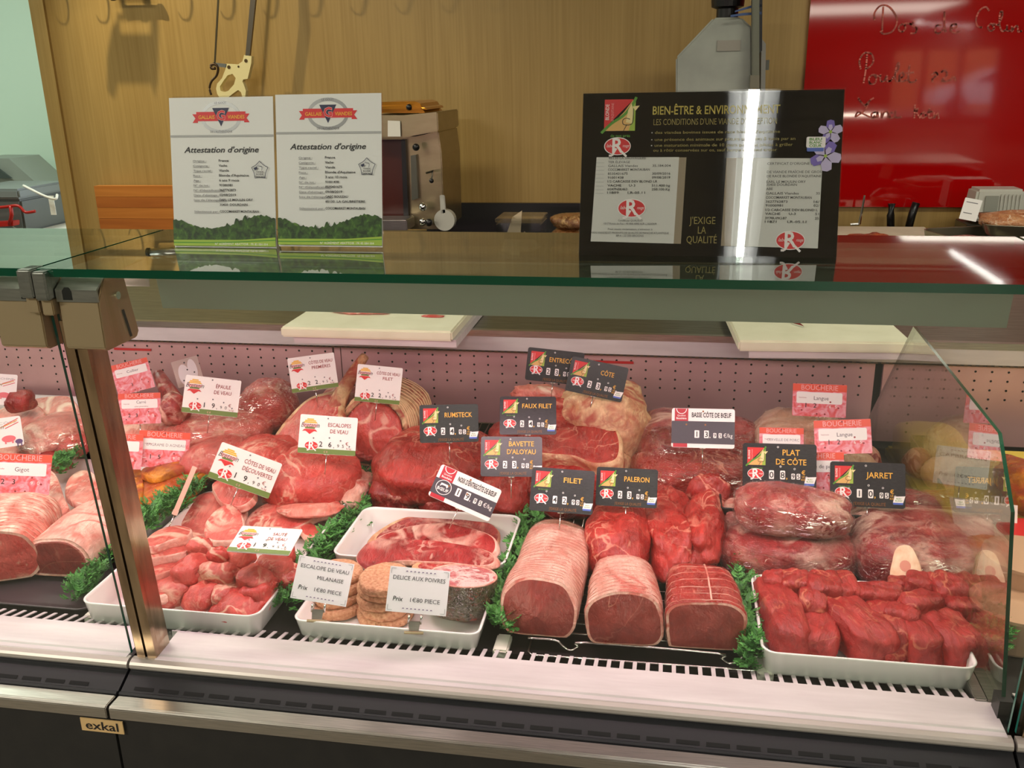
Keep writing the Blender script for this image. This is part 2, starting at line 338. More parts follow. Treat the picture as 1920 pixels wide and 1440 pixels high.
# luminaires
TUBE = mat('lit_tube', (1, 1, 1), emit=(1, .98, .92), es=24)
LUMB = mat('luminaire_body', srgb(190, 192, 190), .5, emit=None)
def luminaire(a, b_, label):
    a, b_ = Vector(a), Vector(b_); d = (b_-a).normalized(); n = Vector((-d.y, d.x, 0))
    t = thing('ceiling_luminaire', label, 'ceiling light', (a+b_)/2)
    o = (a+b_)/2; q = MB(); z = Vector((0, 0, 1))
    q.prism([a-o-n*.10-z*.02, a-o-n*.05+z*.05, a-o+n*.05+z*.05, a-o+n*.10-z*.02, a-o+n*.085-z*.02, a-o+n*.04+z*.03, a-o-n*.04+z*.03, a-o-n*.085-z*.02], b_-a); q.build('reflector', LUMB, t)
    q = MB(); q.tube([a-o, b_-o], .019, 10); q.build('tube', TUBE, t)
luminaire((.20, -.2, 2.6), (.46, -5, 2.6), 'long fluorescent batten over the counter front, nearest the display case')
luminaire((5.7, -18.4, 2.6), (7.9, -21.7, 2.6), 'far fluorescent batten near the shopfront windows')
luminaire((2.34, -1.2, 2.6), (2.34, .1, 2.6), 'short fluorescent batten right of the display case front')
# ------------------------------------------------------------------ display case
XG = -.604; XR = .352
def prof_bar(b, x0, x1, yz):         # extrude a (y,z) profile along X
    b.prism([(x0, y, z) for y, z in yz], (x1-x0, 0, 0))
def case(x0, x1, label, front_notch=0.0, glass_top=True):
    t = thing('display_case', label, 'display counter', ((x0+x1)/2, .83, 0)); ox, oy = (x0+x1)/2, .83
    def pb(name, a, c, yz, m, par=t, bevel=0, smooth=False):
        b = MB(); prof_bar(b, a-ox, c-ox, [(y-oy, z) for y, z in yz]); return b.build(name, m, par, bevel=bevel)
    g = .0012
    pb('lower_panel', x0+g, x1-g, [(.79, .02), (.79, .796), (.81, .796), (.81, .02)], KICK)
    pb('bumper_rail', x0+g, x1-g, [(.781, .7962), (.781, .8095), (.784, .8120), (.8025, .8120), (.8025, .7962)], STEEL, bevel=.001)
    v = pb('vent_trim', x0+g, x1-g, [(.8028, .806), (.8028, .8135), (.805, .8150), (.8075, .8140), (.832, .8262), (.846, .8262), (.846, .806)], DARKT)
    n = int((x1-x0-.02)/.0305)
    for i in range(n):
        xa = x0+.016+i*.0305
        b = MB(); y0, y1 = .8095, .8135; zf = lambda y: .8140+(y-.8075)*(.0122/.0245)+.0004
        b.add([(xa-ox, y0-oy, zf(y0)), (xa+.024-ox, y0-oy, zf(y0)), (xa+.024-ox, y1-oy, zf(y1)), (xa-ox, y1-oy, zf(y1))], [(0, 1, 2, 3)])
        o = b.build('vent_slot', SLOT, v)
    lip = [(.834, .8265), (.8305, .8275), (.8292, .830), (.8298, .8335), (.832, .836), (.8365, .8378)]
    pb('front_lip', x0+g, x1-g, [(.842, .8265)]+lip[:]+[(.842, .8378)], mat('lip_metal', srgb(176, 168, 160), .38, .3))
    a = x0+front_notch
    pb('sill_panel', a+g, x1-g-.004, [(.8375, .830), (.8375, .8374), (.8385, .8384), (.893, .8410), (.893, .834)], SILL)
    # air grille with its bars
    gr = pb('air_grille', x0+.02, x1-.012, [(.894, .826), (.894, .8395), (.8955, .8395), (.8955, .826)], SILL)
    b = MB(); b.box((x0+.02-ox, .906-oy, .8255), (x1-.012-ox, .908-oy, .8275)); b.build('cross_rod', STEELM, gr)
    nb = int((x1-x0-.03)/.01455)
    me = MB(); me.box((-.0023, 0, -.0012), (.0023, .0245, 0)); me = me.mesh('grille_bar')
    for i in range(nb):
        o = link('grille_bar', me, SILL, gr); o.location = (x0+.026+i*.01455-ox, .8955-oy, .8395); o.rotation_euler = (-.24, 0, 0)
    boxd = MB(); boxd.box((x0+g-ox, .925-oy, .80), (x1-g-ox, 1.64-oy, .826)); boxd.build('deck_floor', DECK, t)
    boxd = MB(); boxd.box((x0+g-ox, .846-oy, .78), (x1-g-ox, .925-oy, .79)); boxd.build('well_floor', SLOT, t)
    # front glass and top glass
    yz = [(.8440, .8387), (.8480, .8389), (.8100, 1.294), (.8060, 1.294)]
    f = pb('front_glass', x0+.003, x1-.003, yz, [GLASS, EDGEL])
    for p_ in f.data.polygons:
        if abs(p_.normal.x) > .7: p_.material_index = 1
    if glass_top:
        tg = pb('top_glass', x0+.0016, x1-.0016, [(.793, 1.297), (.793, 1.305), (1.036, 1.305), (1.036, 1.297)], [TOPG, EDGEG])
        for p_ in tg.data.polygons:
            if abs(p_.normal.z) < .7: p_.material_index = 1
    cn = pb('light_canopy', x0+.034, x1-.026, [(.950, 1.229), (.944, 1.268), (1.03, 1.272), (1.03, 1.236), (1.028, 1.236), (1.028, 1.270), (.946, 1.266), (.952, 1.229)], CANOPY)
    b = MB(); b.box((x0+.05-ox, .97-oy, 1.240), (x1-.05-ox, 1.015-oy, 1.246)); b.build('lamp_cover', mat('pink_lamp', (1, .8, .8), emit=(1, .66, .62), es=2.2), cn)
    return t
perf_groups = []
c1 = case(XG, XR, 'central refrigerated meat counter with white sill, slotted grille and glass top', .028)
c0 = case(-1.57, XG-.001, 'left refrigerated counter bay beyond the steel post', 0)
c2 = case(XR+.001, 1.25, 'right refrigerated counter bay behind the angled glass divider', .02)
def perf_panel(parent, pxl, pxr, px0, rows, pitch_px, full=True):
    pass
YPF = 1.625
PBOT, PTOP = .845, .992
def perf(par, xa, xb, x_first, dx, ncol):
    ox, oy = par.location.x, par.location.y
    p = MB(); p.box((xa+.001-ox, YPF-oy, PBOT), (xb-.001-ox, YPF+.008-oy, PTOP)); pp = p.build('back_panel', PERF, par)
    h = MB()
    for i in range(ncol):
        x = x_first+i*dx
        if not (xa+.008 < x < xb-.008): continue
        for r in range(8):
            if r >= 4 and i % 3: continue
            z = .980-.0165*r
            h.add([(x-ox+.0021*math.cos(k*PI/4), YPF-.0006-oy, z+.0021*math.sin(k*PI/4)) for k in range(8)], [tuple(range(7, -1, -1))])
    q = h.build('hole', SLOT, pp); q['kind'] = 'stuff'
xs1 = PY(642, 700, YPF).x; xs2 = PY(1641, 700, YPF).x
perf(c0, -1.56, XG-.03, -1.55, .0265, 60)
perf(c1, XG-.03+.002, xs1, XG-.02, .0265, 60); perf(c1, xs1, xs2, xs1+.022, .0265, 60); perf(c2, xs2+.012, 1.24, xs2+.03, .0265, 60)
b = MB()
oc = Vector((-.2, 1.8, 0))
b.box((-1.56-oc.x, 1.612-oc.y, .9925), (1.24-oc.x, 1.63-oc.y, .9985)); strip = b.build('air_slot_strip', mat('strip_dark', srgb(52, 40, 34), .5), None)
b = MB()
for i in range(230): x = -1.55+i*.0121-oc.x; b.box((x, 1.6105-oc.y, .9925), (x+.006, 1.612-oc.y, .9965))
teeth = q = b.build('comb_tooth', mat('comb', srgb(90, 66, 44), .5), None); q['kind'] = 'stuff'
# posts between the bays
def post(x, label):
    t = thing('glass_post', label, 'post', (x, .86, .79)); b = MB()
    b.prism([(-.008, -.028, .0), (.008, -.028, .0), (.008, -.028, .05), (-.008, -.028, .05)], (0, 0, 0)) if False else None
    # leaning upright: two flat bars with a dark slit
    for k, (xa, xb, m_) in enumerate(((-.0115, -.0015, POSTM), (.0015, .0125, POSTM))):
        q = MB(); q.add([(xa, -.016, 0), (xb, -.016, 0), (xb, .014, 0), (xa, .014, 0), (xa, -.054, .46), (xb, -.054, .46), (xb, -.022, .46), (xa, -.022, .46)],
                        [(0, 3, 2, 1), (4, 5, 6, 7), (0, 1, 5, 4), (1, 2, 6, 5), (2, 3, 7, 6), (3, 0, 4, 7)]); q.build('upright', m_, t)
    q = MB(); q.add([(-.0015, -.012, 0), (.0015, -.012, 0), (.0015, .01, 0), (-.0015, .01, 0), (-.0015, -.05, .46), (.0015, -.05, .46), (.0015, -.026, .46), (-.0015, -.026, .46)],
                    [(0, 3, 2, 1), (4, 5, 6, 7), (0, 1, 5, 4), (1, 2, 6, 5), (2, 3, 7, 6), (3, 0, 4, 7)]); q.build('seal', BLACKP, t)
    return t
post(-.586, 'brown-grey steel post between the left bay and the central bay')
post(.372, 'steel post at the right edge, behind the glass divider foot')
# glass clamps at the top of the left post
def clamp(x0, x1, side, label):
    t = thing('glass_clamp', label, 'bracket', ((x0+x1)/2, .81, 1.222)); ox = (x0+x1)/2
    b = MB(); b.prism([(x0-ox, y-.81, z-1.222) for y, z in ((.797, 1.271), (.797, 1.225), (.803, 1.222), (.853, 1.222), (.858, 1.228), (.846, 1.286), (.838, 1.2945), (.812, 1.2945))], (x1-x0, 0, 0))
    b.build('body', BRKT, t, bevel=.0012)
    b = MB(); b.prism([(x0-ox-.0004, y-.81, z-1.222) for y, z in ((.7955, 1.272), (.7955, 1.284), (.812, 1.2955), (.813, 1.2945), (.798, 1.283), (.798, 1.272))], (x1-x0+.0008, 0, 0)); b.build('bevelled_cap', ALU, t)
    xs = (x1-ox)+.0006 if side > 0 else (x0-ox)-.0006
    b = MB(); b.tube([(xs-.002*side, .018, .050), (xs+.0015*side, .018, .050)], .004, 14); sc = b.build('screw', CHROME, t)
    b = MB(); b.add([(xs, .03, .004), (xs, .034, .004), (xs, .026, .034), (xs, .022, .034)], [(0, 1, 2, 3)] if side > 0 else [(3, 2, 1, 0)]); b.build('slot', SLOT, t)
    xk = x0-ox+.012 if side > 0 else x1-ox-.012
    b = MB(); b.prism([(xk-.005, -.0148, .052), (xk+.005, -.0148, .052), (xk+.005, -.0148, .061), (xk+.002, -.0148, .0645), (xk-.002, -.0148, .0645), (xk-.005, -.0148, .061)], (0, .001, 0)); b.build('notch', mat('notch_grey', srgb(70, 72, 70), .3, .8), t)
clamp(-.588, -.545, 1, 'grey metal glass clamp at the top of the post, right of the joint')
clamp(-.66, -.609, -1, 'grey metal glass clamp at the top left, left of the glass joint')
t = thing('joint_block', 'bright aluminium block gripping the glass joint at the top left', 'bracket', (-.603, .797, 1.255))
for xa, xb, dz in ((-.0165, -.0015, 0), (-.0005, .0135, -.002)):
    b = MB(); b.box((xa, -.012, .022+dz), (xb, .012, .05+dz)); b.build('jaw', ALU, t, bevel=.0015)
    b = MB(); b.box((xa+.001, -.006, .006+dz), (xb-.001, .016, .022+dz)); b.build('neck', BRKT, t, bevel=.001)
# worktop behind the case
wt = thing('worktop', 'brushed steel worktop behind the meat display with a white front edge', 'worktop', (-.2, 1.8, 0))
strip.parent = wt; teeth.parent = wt
boxo('top_sheet', (-1.6, -.19, 1.030), (1.7, .35, 1.036), STEELM, wt)
boxo('steel_rim', (-1.6, -.202, 1.026), (1.7, -.19, 1.0375), STEEL, wt)
boxo('front_edge', (-1.6, -.200, .999), (1.7, -.185, 1.0258), SILL, wt)
boxo('base_cabinet', (-1.6, -.14, .02), (1.7, .34, .9985), KICK, wt)
def board(name, label, corners, z, th, m, edge=.0):
    c = sum((Vector(q) for q in corners), Vector())/4
    t = thing(name, label, 'cutting board', (c.x, c.y, z))
    b = MB(); b.prism([Vector((q[0], q[1], z))-Vector((c.x, c.y, z)) for q in corners], (0, 0, th)); b.build('slab', m, t, bevel=.003)
    return t
def rect_from_px(a, bq, z, depth):
    A, B = P(*a, z), P(*bq, z); d = (B-A); d.z = 0; n = Vector((-d.y, d.x, 0)).normalized()*depth
    return [A, B, B+n, A+n]
ZB = 1.040
for (a, bq, lab) in (((527, 640-8), (848, 641), 'white cutting board with meat scraps on the steel worktop, left of two'),
                   ((1384, 659), (1712, 663), 'white cutting board with a knife tip on the worktop, right of two')):
    cs = rect_from_px(a, bq, 1.051, .34); cb = board('cutting_board', lab, cs, 1.051, .018, BOARDM)
    i0 = .018
    q = MB(); c = Vector(cb.location); lo = cs[0]-c
    q.prism([cs[0]-c+Vector((.018, .012, -.0135)), cs[1]-c+Vector((.004, .012, -.0135)), cs[1]-c+Vector((.004, .30, -.0135)), cs[0]-c+Vector((.018, .30, -.0135))], (0, 0, .0133)); q.build('support_tray', SILL, cb)
    for s_ in (0, 1):
        pass
# glass divider on the right
b = MB()
pts = [PX(1713, 612, .349), PX(1872, 812, .349), PX(1896, 960, .349), PX(1889, 1290, .349)]
yb = 1.60
poly = [(.345, p_.y, p_.z) for p_ in pts]; poly[-1] = (.345, .868, .842)
poly += [(.345, 1.0, .838), (.345, yb, .838), (.345, yb, .90)]
gd = thing('glass_divider', 'angled clear glass divider standing between the beef and the right bay', 'glass panel', (.3485, 1.2, .838))
b.prism([Vector(q)-Vector((.345, 1.2, .838)) for q in poly], (.004, 0, 0)); gp = b.build('pane', [SIDEG, EDGEG], gd)
for p_ in gp.data.polygons:
    if abs(p_.normal.x) < .7: p_.material_index = 1
boxo('foot', (-.006, -.31, -.012), (.010, .38, .006), STEELM, gd)
boxo('front_clip', (-.004, -.335, -.005), (.010, -.315, .022), BLACKP, gd)
# ------------------------------------------------------------------ meat builders
def lump_mesh(name, a, b, c, seed, p=2.4, amp=.10, freq=1.6, sub=4, flat=.75, crease=.0, taper=0, bend=0, small=.03):
    bm = bmesh.new(); bmesh.ops.create_icosphere(bm, subdivisions=sub, radius=1)
    off = Vector((seed*7.31, seed*3.17, seed*1.93))
    for v in bm.verts:
        d = v.co.normalized(); r = (abs(d.x)**p+abs(d.y)**p+abs(d.z)**p)**(-1/p)
        n = noise.noise(d*freq+off)*amp+noise.noise(d*freq*2.7+off)*amp*.55+noise.noise(d*freq*5+off)*amp*.22+noise.noise(d*12+off)*small*.8
        if crease: n -= crease*max(0, .35-abs(noise.noise(d*1.7-off)))/.35*max(0, d.z+.3)
        q = d*r*(1+n)
        if q.z < -flat: q.z = -flat+(q.z+flat)*.15
        if taper: k = 1+taper*q.x; q.y *= k; q.z *= k
        if bend: q.y += bend*(q.x*q.x-.4)
        v.co = Vector((q.x*a, q.y*b, (q.z+flat)*c*2/(1+flat)))
    me = bpy.data.meshes.new(name); bm.to_mesh(me); bm.free(); me.shade_smooth(); return me
def from_bbox(bb, z0, h):
    x0, y0, x1, y1 = bb; ex = (x1-x0)*.03; x0 -= ex; x1 += ex; ey = (y1-y0)*.04; y0 -= ey; y1 += ey
    c = P((x0+x1)/2, (y0+y1)/2, z0+h/2); s = mpp(c); a = (x1-x0)*s/2
    d = (c-CAM); ph = math.atan2(-d.z, math.hypot(d.x, d.y)); v = (y1-y0)*s/2; hc = h/2*math.cos(ph)
    if v <= hc*1.02: b = .018
    else: b = max(.012, math.sqrt(v*v-hc*hc)/math.sin(ph))
    return Vector((c.x, c.y, z0)), a, b, h/2
def film(parent, me, k=1.035, m=None):
    f = me.copy(); c = Vector((0, 0, 0)); n = 0
    for v in f.vertices: c += v.co
    c /= len(f.vertices)
    for v in f.vertices:
        v.co = c+(v.co-c)*k+noise.noise_vector(v.co*60)*.0012
        if v.co.z < .0008: v.co.z = .0008
    f.materials.clear(); return link('cling_film', f, m or FILM, parent)
_seed = [1]
def lump(name, label, cat, bb, z0, h, m, rz=0, L=None, W=None, wrap=False, group=None, tilt=(0, 0), yshift=0, **kw):
    loc, a, b, c = from_bbox(bb, z0, h)
    if L: a = L/2
    if W: b = W/2
    loc.y += yshift
    _seed[0] += 1; sd = kw.pop('seed', _seed[0])
    me = lump_mesh(name, a, b, c, sd, **kw)
    o = link(name, me, m); o.location = loc; o.rotation_euler = (math.radians(tilt[0]), math.radians(tilt[1]), math.radians(rz))
    tag_(o, label, cat, group)
    if wrap: film(o, me, m=FILM if wrap is True else wrap)
    return o
def slab_mesh(name, pts, th, seed, rim=.1, dome=.25, wob=.002, N=72, fatfn=None, droop=0):
    pts = catmull(pts, max(1, N//len(pts))); n = len(pts)
    cx = sum(p[0] for p in pts)/n; cy = sum(p[1] for p in pts)/n
    R = [0, .25, .5, .7, .82, .88, .93, .97, 1.0]; vs = [(0, 0, th*(1+dome)+noise.noise((seed, 1, 2))*wob)]; fs = []; mi = []
    size = max(math.hypot(p[0]-cx, p[1]-cy) for p in pts)
    def top(r, x, y):
        z = th*(1+dome*(1-r*r)); z *= 1 if r < .93 else max(0, 1-((r-.93)/.07)**2)**.5*.65+.35
        return z+noise.noise(Vector((x*28+seed, y*28, seed*.7)))*wob*(1 if r < .98 else .3)-droop*((x/size)**2)
    for r in R[1:]:
        for p in pts: x, y = (p[0]-cx)*r, (p[1]-cy)*r; vs.append((x, y, top(r, x, y)))
    for k in range(n): fs.append((0, 1+k, 1+(k+1) % n)); mi.append(0)
    for j in range(1, len(R)-1):
        for k in range(n):
            a = 1+(j-1)*n+k; b = 1+(j-1)*n+(k+1) % n; fs.append((a, a+n, b+n, b)); ang = k/n
            wf = rim if fatfn is None else fatfn(ang); mi.append(1 if R[j] >= 1-wf-.001 else 0)
    base = 1+(len(R)-2)*n
    for z, rr in ((th*.25, 1.012), (0, .96)):
        for p in pts:
            x, y = (p[0]-cx)*rr, (p[1]-cy)*rr; vs.append((x, y, z-droop*((x/size)**2)))
    for q in range(2):
        for k in range(n):
            a = base+q*n+k; b = base+q*n+(k+1) % n; fs.append((a, a+n, b+n, b)); ang = k/n
            wf = rim if fatfn is None else fatfn(ang); mi.append(1 if wf > 0 else 0)
    fs.append(tuple(base+2*n+k for k in range(n-1, -1, -1))); mi.append(0)
    me = bpy.data.meshes.new(name); me.from_pydata(vs, [], fs)
    for p_, i in zip(me.polygons, mi): p_.material_index = i
    me.shade_smooth(); me.update(); return me, Vector((cx, cy, 0))
def slab(name, label, cat, px, z, th, m, mf, tilt=(0, 0), group=None, wrap=False, **kw):
    """px: outline of the top face in photo pixels, taken on the plane z+th"""
    _seed[0] += 1
    cxp = sum(q[0] for q in px)/len(px); cyp = sum(q[1] for q in px)/len(px); c = P(cxp, cyp, z+th)
    from mathutils import Euler
    Rm = Euler((math.radians(tilt[0]), math.radians(tilt[1]), 0)).to_matrix(); n_ = Rm @ Vector((0, 0, 1)); pts = []
    for x, y in px:
        d_ = ray(x, y); h_ = CAM+d_*((c-CAM).dot(n_)/d_.dot(n_)); pts.append(Rm.transposed() @ (h_-c))
    me, cc = slab_mesh(name, [(p.x, p.y) for p in pts][::-1], th, _seed[0], **kw)
    o = link(name, me, [m, mf]); o.location = c+Rm @ (cc-Vector((0, 0, th))); o.rotation_euler = (math.radians(tilt[0]), math.radians(tilt[1]), 0)
    tag_(o, label, cat, group)
    if wrap: film(o, me, 1.02)
    return o
def roast(name, label, cat, pf, pb, a, h, m, mcut, mrim, seed, z0, back=.8, rings=0, ringm=None, face_lean=.0, p=2.6, wrap=None, sag=.06, cutrim=.07, ringw=.0009, spine=False, group=None, aback=None):
    pf, pb = Vector(pf), Vector(pb); ax = (pb-pf); ax.z = 0; Ln = ax.length; ax.normalize(); rz = math.atan2(ax.y, ax.x)-PI/2
    def sec(t, k, grow=0):
        th = 2*PI*k/48; cx, sy = math.cos(th), math.sin(th); r = (abs(cx)**p+abs(sy)**p)**(-1/p)
        x, z = cx*r, sy*r
        if z < -.72: z = -.72+(z+.72)*.1
        e = 1 if t < .02 else (1-(1-back)*t**2.2)*(1 if t < .82 else math.sqrt(max(0.02, 1-((t-.82)/.185)**2)))
        if t < .02: e = .985
        n = 1+noise.noise(Vector((x*1.2+seed, z*1.2, t*3)))*sag+noise.noise(Vector((x*3+seed, z*3, t*8)))*sag*.3
        e *= n
        return Vector((x*(a+grow)*e, t*Ln+face_lean*h*(z+.72)*max(0, 1-t*3), (z*e+.72*min(1, e*1.0))*h/1.72+grow*.5))
    T = [0, .01, .04]+[.04+.96*i/22 for i in range(1, 23)]; vs = []; fs = []
    for t in T: vs += [sec(t, k) for k in range(48)]
    for i in range(len(T)-1):
        for k in range(48): fs.append((i*48+k, (i+1)*48+k, (i+1)*48+(k+1) % 48, i*48+(k+1) % 48))
    fs.append(tuple((len(T)-1)*48+k for k in range(47, -1, -1)))
    me = bpy.data.meshes.new(name); me.from_pydata([tuple(v) for v in vs], [], fs); me.shade_smooth()
    o = link(name, me, m); o.location = (pf.x, pf.y, z0); o.rotation_euler = (0, 0, rz); tag_(o, label, cat, group)
    rr = [0, .2, .4, .6, .78, .88, 1-cutrim, 1]; c = Vector((0, -.0006, h*.42)); cv = []; cf = []; mi = []
    for r in rr:
        for k in range(48):
            q = c.lerp(sec(0, k), r); q.y += -.002*(1-r*r)+face_lean*0+noise.noise(q*70)*.0012*(1-r**4)-.0004; cv.append(tuple(q))
    for j in range(len(rr)-1):
        for k in range(48): cf.append((j*48+k, (j+1)*48+k, (j+1)*48+(k+1) % 48, j*48+(k+1) % 48)); mi.append(1 if j == len(rr)-2 else 0)
    cm = bpy.data.meshes.new('cut_face'); cm.from_pydata(cv, [], cf)
    for p_, i in zip(cm.polygons, mi): p_.material_index = i
    cm.shade_smooth(); link('cut_face', cm, [mcut, mrim], o)
    if rings:
        b = MB()
        for i in range(rings):
            t = .05+.86*i/max(1, rings-1); pts = [sec(t+.004*math.sin(k), k, .0006) for k in range(0, 48, 2)]; b.tube(pts, ringw, 5, close=True)
        if spine: b.tube([sec(.05+.86*i/14, 11, .001) for i in range(15)], ringw*2.2, 6)
        b.build('netting', ringm or FATY, o, smooth=True)
    if wrap: film(o, me, 1.025, wrap)
    return o
# ------------------------------------------------------------------ trays and racks
def tray(name, label, x0, y0, x1, y1, z, h, m, r=.018, flare=.006, th=.0035, rz=0, group=None):
    cx, cy = (x0+x1)/2, (y0+y1)/2
    def ring(dx, z_):
        out = []; hx, hy = (x1-x0)/2-dx, (y1-y0)/2-dx; rr = max(.004, r-dx)
        for sx, sy, a0 in ((1, 1, 0), (-1, 1, 90), (-1, -1, 180), (1, -1, 270)):
            for k in range(7):
                a = math.radians(a0+k*15); out.append((sx*(hx-rr)+rr*math.cos(a), sy*(hy-rr)+rr*math.sin(a), z_))
        return out
    seq = [(flare+.010, 0), (flare+.004, .002), (flare, .006), (.001, h-.002), (0, h), (.0015, h+.0008), (th, h), (th+.001, h-.003), (flare+th, .007), (flare+th+.004, .0035), (flare+th+.012, .003)]
    b = MB(); R = [ring(*q) for q in seq]; n = len(R[0]); vs = [v for q in R for v in q]; fs = []
    for i in range(len(R)-1):
        for k in range(n): fs.append((i*n+k, i*n+(k+1) % n, (i+1)*n+(k+1) % n, (i+1)*n+k))
    fs += [tuple(range(n-1, -1, -1)), tuple((len(R)-1)*n+k for k in range(n))]
    b.add(vs, fs); o = b.build(name, m, smooth=True); o.location = (cx, cy, z); o.rotation_euler = (0, 0, math.radians(rz))
    return tag_(o, label, 'tray', group)
ZD = .8265; TH = .036; ZT = ZD+.0045      # deck level, tray height, inside floor of a tray
G_TR = None
tray('serving_tray', 'white melamine tray of veal chops and diced veal behind the left post', -.712, .902, -.474, 1.236, ZD, TH, WHITE)
tray('serving_tray', 'white tray of breaded patties at the front, two card clips on its rim', -.436, .911, -.205, 1.048, ZD, .030, WHITE, r=.014)
tray('serving_tray', 'white tray with sliced marbled beef, behind the breaded patties', -.438, 1.052, -.200, 1.202, ZD, .042, WHITE)
tray('serving_tray', 'long white tray of lean beef chunks at the right front', .113, .914, .341, 1.088, ZD, .036, WHITE)
tray('serving_tray', 'white tray of orange marinated lamb, behind the steel post', -1.02, 1.075, -.735, 1.33, ZD, TH, WHITE, rz=0)
tray('serving_tray', 'flat black tray at the front left under the lamb roasts', -.905, .925, -.718, 1.03, ZD, .010, PLATEM)
tray('serving_tray', 'white tray under the pork cutlets at the far left back', -1.42, 1.40, -1.03, 1.60, ZD+.02, .03, WHITE)
# wire rack under the front roasts
rk = thing('wire_rack', 'steel wire rack under the three front roasts', 'rack', (-.02, 1.0, ZD))
b = MB(); zt = .014
pth = [(-.165, -.07, zt), (-.165, -.073, zt)]
fr = [Vector((-.13, -.072, .002)), Vector((-.125, -.078, .002)), Vector((.128, -.072, .002)), Vector((.135, -.066, .002)), Vector((.135, .2, .002)), Vector((-.13, .2, .002))]
b.tube([Vector((x-.0, y, z)) for x, y, z in fr], .0016, 6, close=True); b.build('frame', WIRE, rk, smooth=True)
b = MB(); pts = []
for x0_ in (-.132,):
    pts = [(-.132, -.062, zt), (-.10, -.062, zt), (-.092, -.062, .008), (-.085, -.062, .0025), (-.079, -.062, .0025), (-.072, -.062, .008), (-.064, -.062, zt), (.085, -.062, zt), (.092, -.062, .008), (.099, -.062, .0025), (.105, -.062, .0025), (.112, -.062, .008), (.12, -.062, zt), (.134, -.062, zt)]
b.tube(catmull([Vector(p) for p in pts], 4, False), .0015, 6); b.build('front_wire', WIRE, rk, smooth=True)
wm = MB(); wm.tube([(-.132, 0, zt), (.134, 0, zt)], .0013, 6); wm = wm.mesh('cross_wire', True)
for i in range(11):
    o = link('cross_wire', wm, WIRE, rk); o.location = (0, -.045+i*.022, 0)
def back_rack(label, x0, x1, y0, y1, z):
    t = thing('wire_rack', label, 'rack', ((x0+x1)/2, (y0+y1)/2, z)); b = MB(); hx, hy = (x1-x0)/2, (y1-y0)/2
    b.tube([(-hx, -hy, 0), (hx, -hy, 0), (hx, hy, 0), (-hx, hy, 0)], .0022, 6, close=True); b.build('frame', WIRE, t, smooth=True)
    n = int((x1-x0)/.014); me = MB(); me.tube([(0, -hy, 0), (0, hy, 0)], .0011, 5); me = me.mesh('wire', True)
    for i in range(1, n): o = link('wire', me, WIRE, t); o.location = (-hx+i*(x1-x0)/n, 0, 0)
    for sx in (-1, 1):
        for sy in (-1, 1):
            q = MB(); q.tube([(sx*hx, sy*hy, 0), (sx*hx, sy*hy, ZD-z)], .002, 6); q.build('leg', WIRE, t)
back_rack('black-shadowed wire rack showing between the veal and the rumsteak', -.58, -.36, 1.28, 1.56, ZD+.024)
back_rack('wire rack at the back wall behind the rumsteak and sirloin cards', -.355, -.18, 1.30, 1.60, ZD+.03)
back_rack('wire rack under the wrapped chuck pieces at the back', -.16, .10, 1.12, 1.58, ZD+.012)
tray('display_box', 'upright black plastic edge beside the short rib card', .078, 1.20, .30, 1.52, ZD, .072, BLACKP, r=.008)
# white grille brackets
for i, (px_, py_) in enumerate(((940, 1195), (1437, 1265), (582, 1190), (167, 1143))):
    p_ = P(px_, py_, .84)
    t = tag_(boxo('deck_support', (-.008, -.006, -.012), (.010, .030, .004), PLWH, bevel=.002), ['small white support by the parsley, left of the front roasts', 'small white support by the parsley, right of the front roasts', 'small white support between the two left trays at the grille', 'small white support left of the post by the grille'][i], 'support'); t.location = (p_.x, .925, .829)
t = thing('side_channel', 'perforated steel side channel at the right end of the grille', 'channel', (.338, .93, .83))
boxo('channel', (-.008, -.04, 0), (.004, .03, .014), STEEL, t, .001); boxo('end_plate', (-.012, -.062, .006), (.008, -.042, .0085), SILL, t)
# ------------------------------------------------------------------ VEAL bay
VG = None
slab('veal_chop', 'thin raw veal chop standing against the tray back, largest of the chops', 'meat', [(338,985),(345,950),(375,925),(425,922),(455,935),(462,965),(450,1000),(400,1012),(360,1008)], .848, .010, VEAL, FAT, tilt=(16, -4), fatfn=lambda a: .12 if .05 < a < .62 else .03, dome=.1)
slab('veal_chop', 'veal chop overlapping the largest chop, pale kidney-shaped rim', 'meat', [(382,985),(400,960),(425,945),(450,955),(460,985),(455,1010),(420,1018),(388,1012)], .866, .009, VEAL, FAT, tilt=(14, 4), fatfn=lambda a: .12 if a < .45 else .0, dome=.1)
slab('veal_rib_chop', 'veal rib chop with long curved rib lying on the white tray', 'meat', [(456,985),(470,960),(500,942),(535,935),(560,930),(600,935),(637,938),(640,955),(600,965),(575,978),(545,990),(500,992),(470,994)], .850, .012, VEAL, FAT, tilt=(6, 0), fatfn=lambda a: .14 if (a > .55 or a < .12) else .04, dome=.15)
b_ = lump('chop_bone', 'curved pale rib bone of the chop near the saute card', 'meat', (520, 942, 640, 968), .866, .012, PORK, rz=10, p=2, amp=.1, bend=.3)
slab('veal_chop', 'small tied veal chop tip at the lower edge of the rib chop', 'meat', [(560,985),(575,975),(600,990),(615,1000),(595,1008),(570,1005)], .848, .008, VEALR, FAT, fatfn=lambda a: .18)
slab('veal_chop', 'folded veal cutlet behind the tilted white card', 'meat', [(398,905),(430,895),(470,905),(480,930),(455,950),(420,945),(402,925)], .875, .012, VEALR, FAT, tilt=(10, 0), fatfn=lambda a: .1)
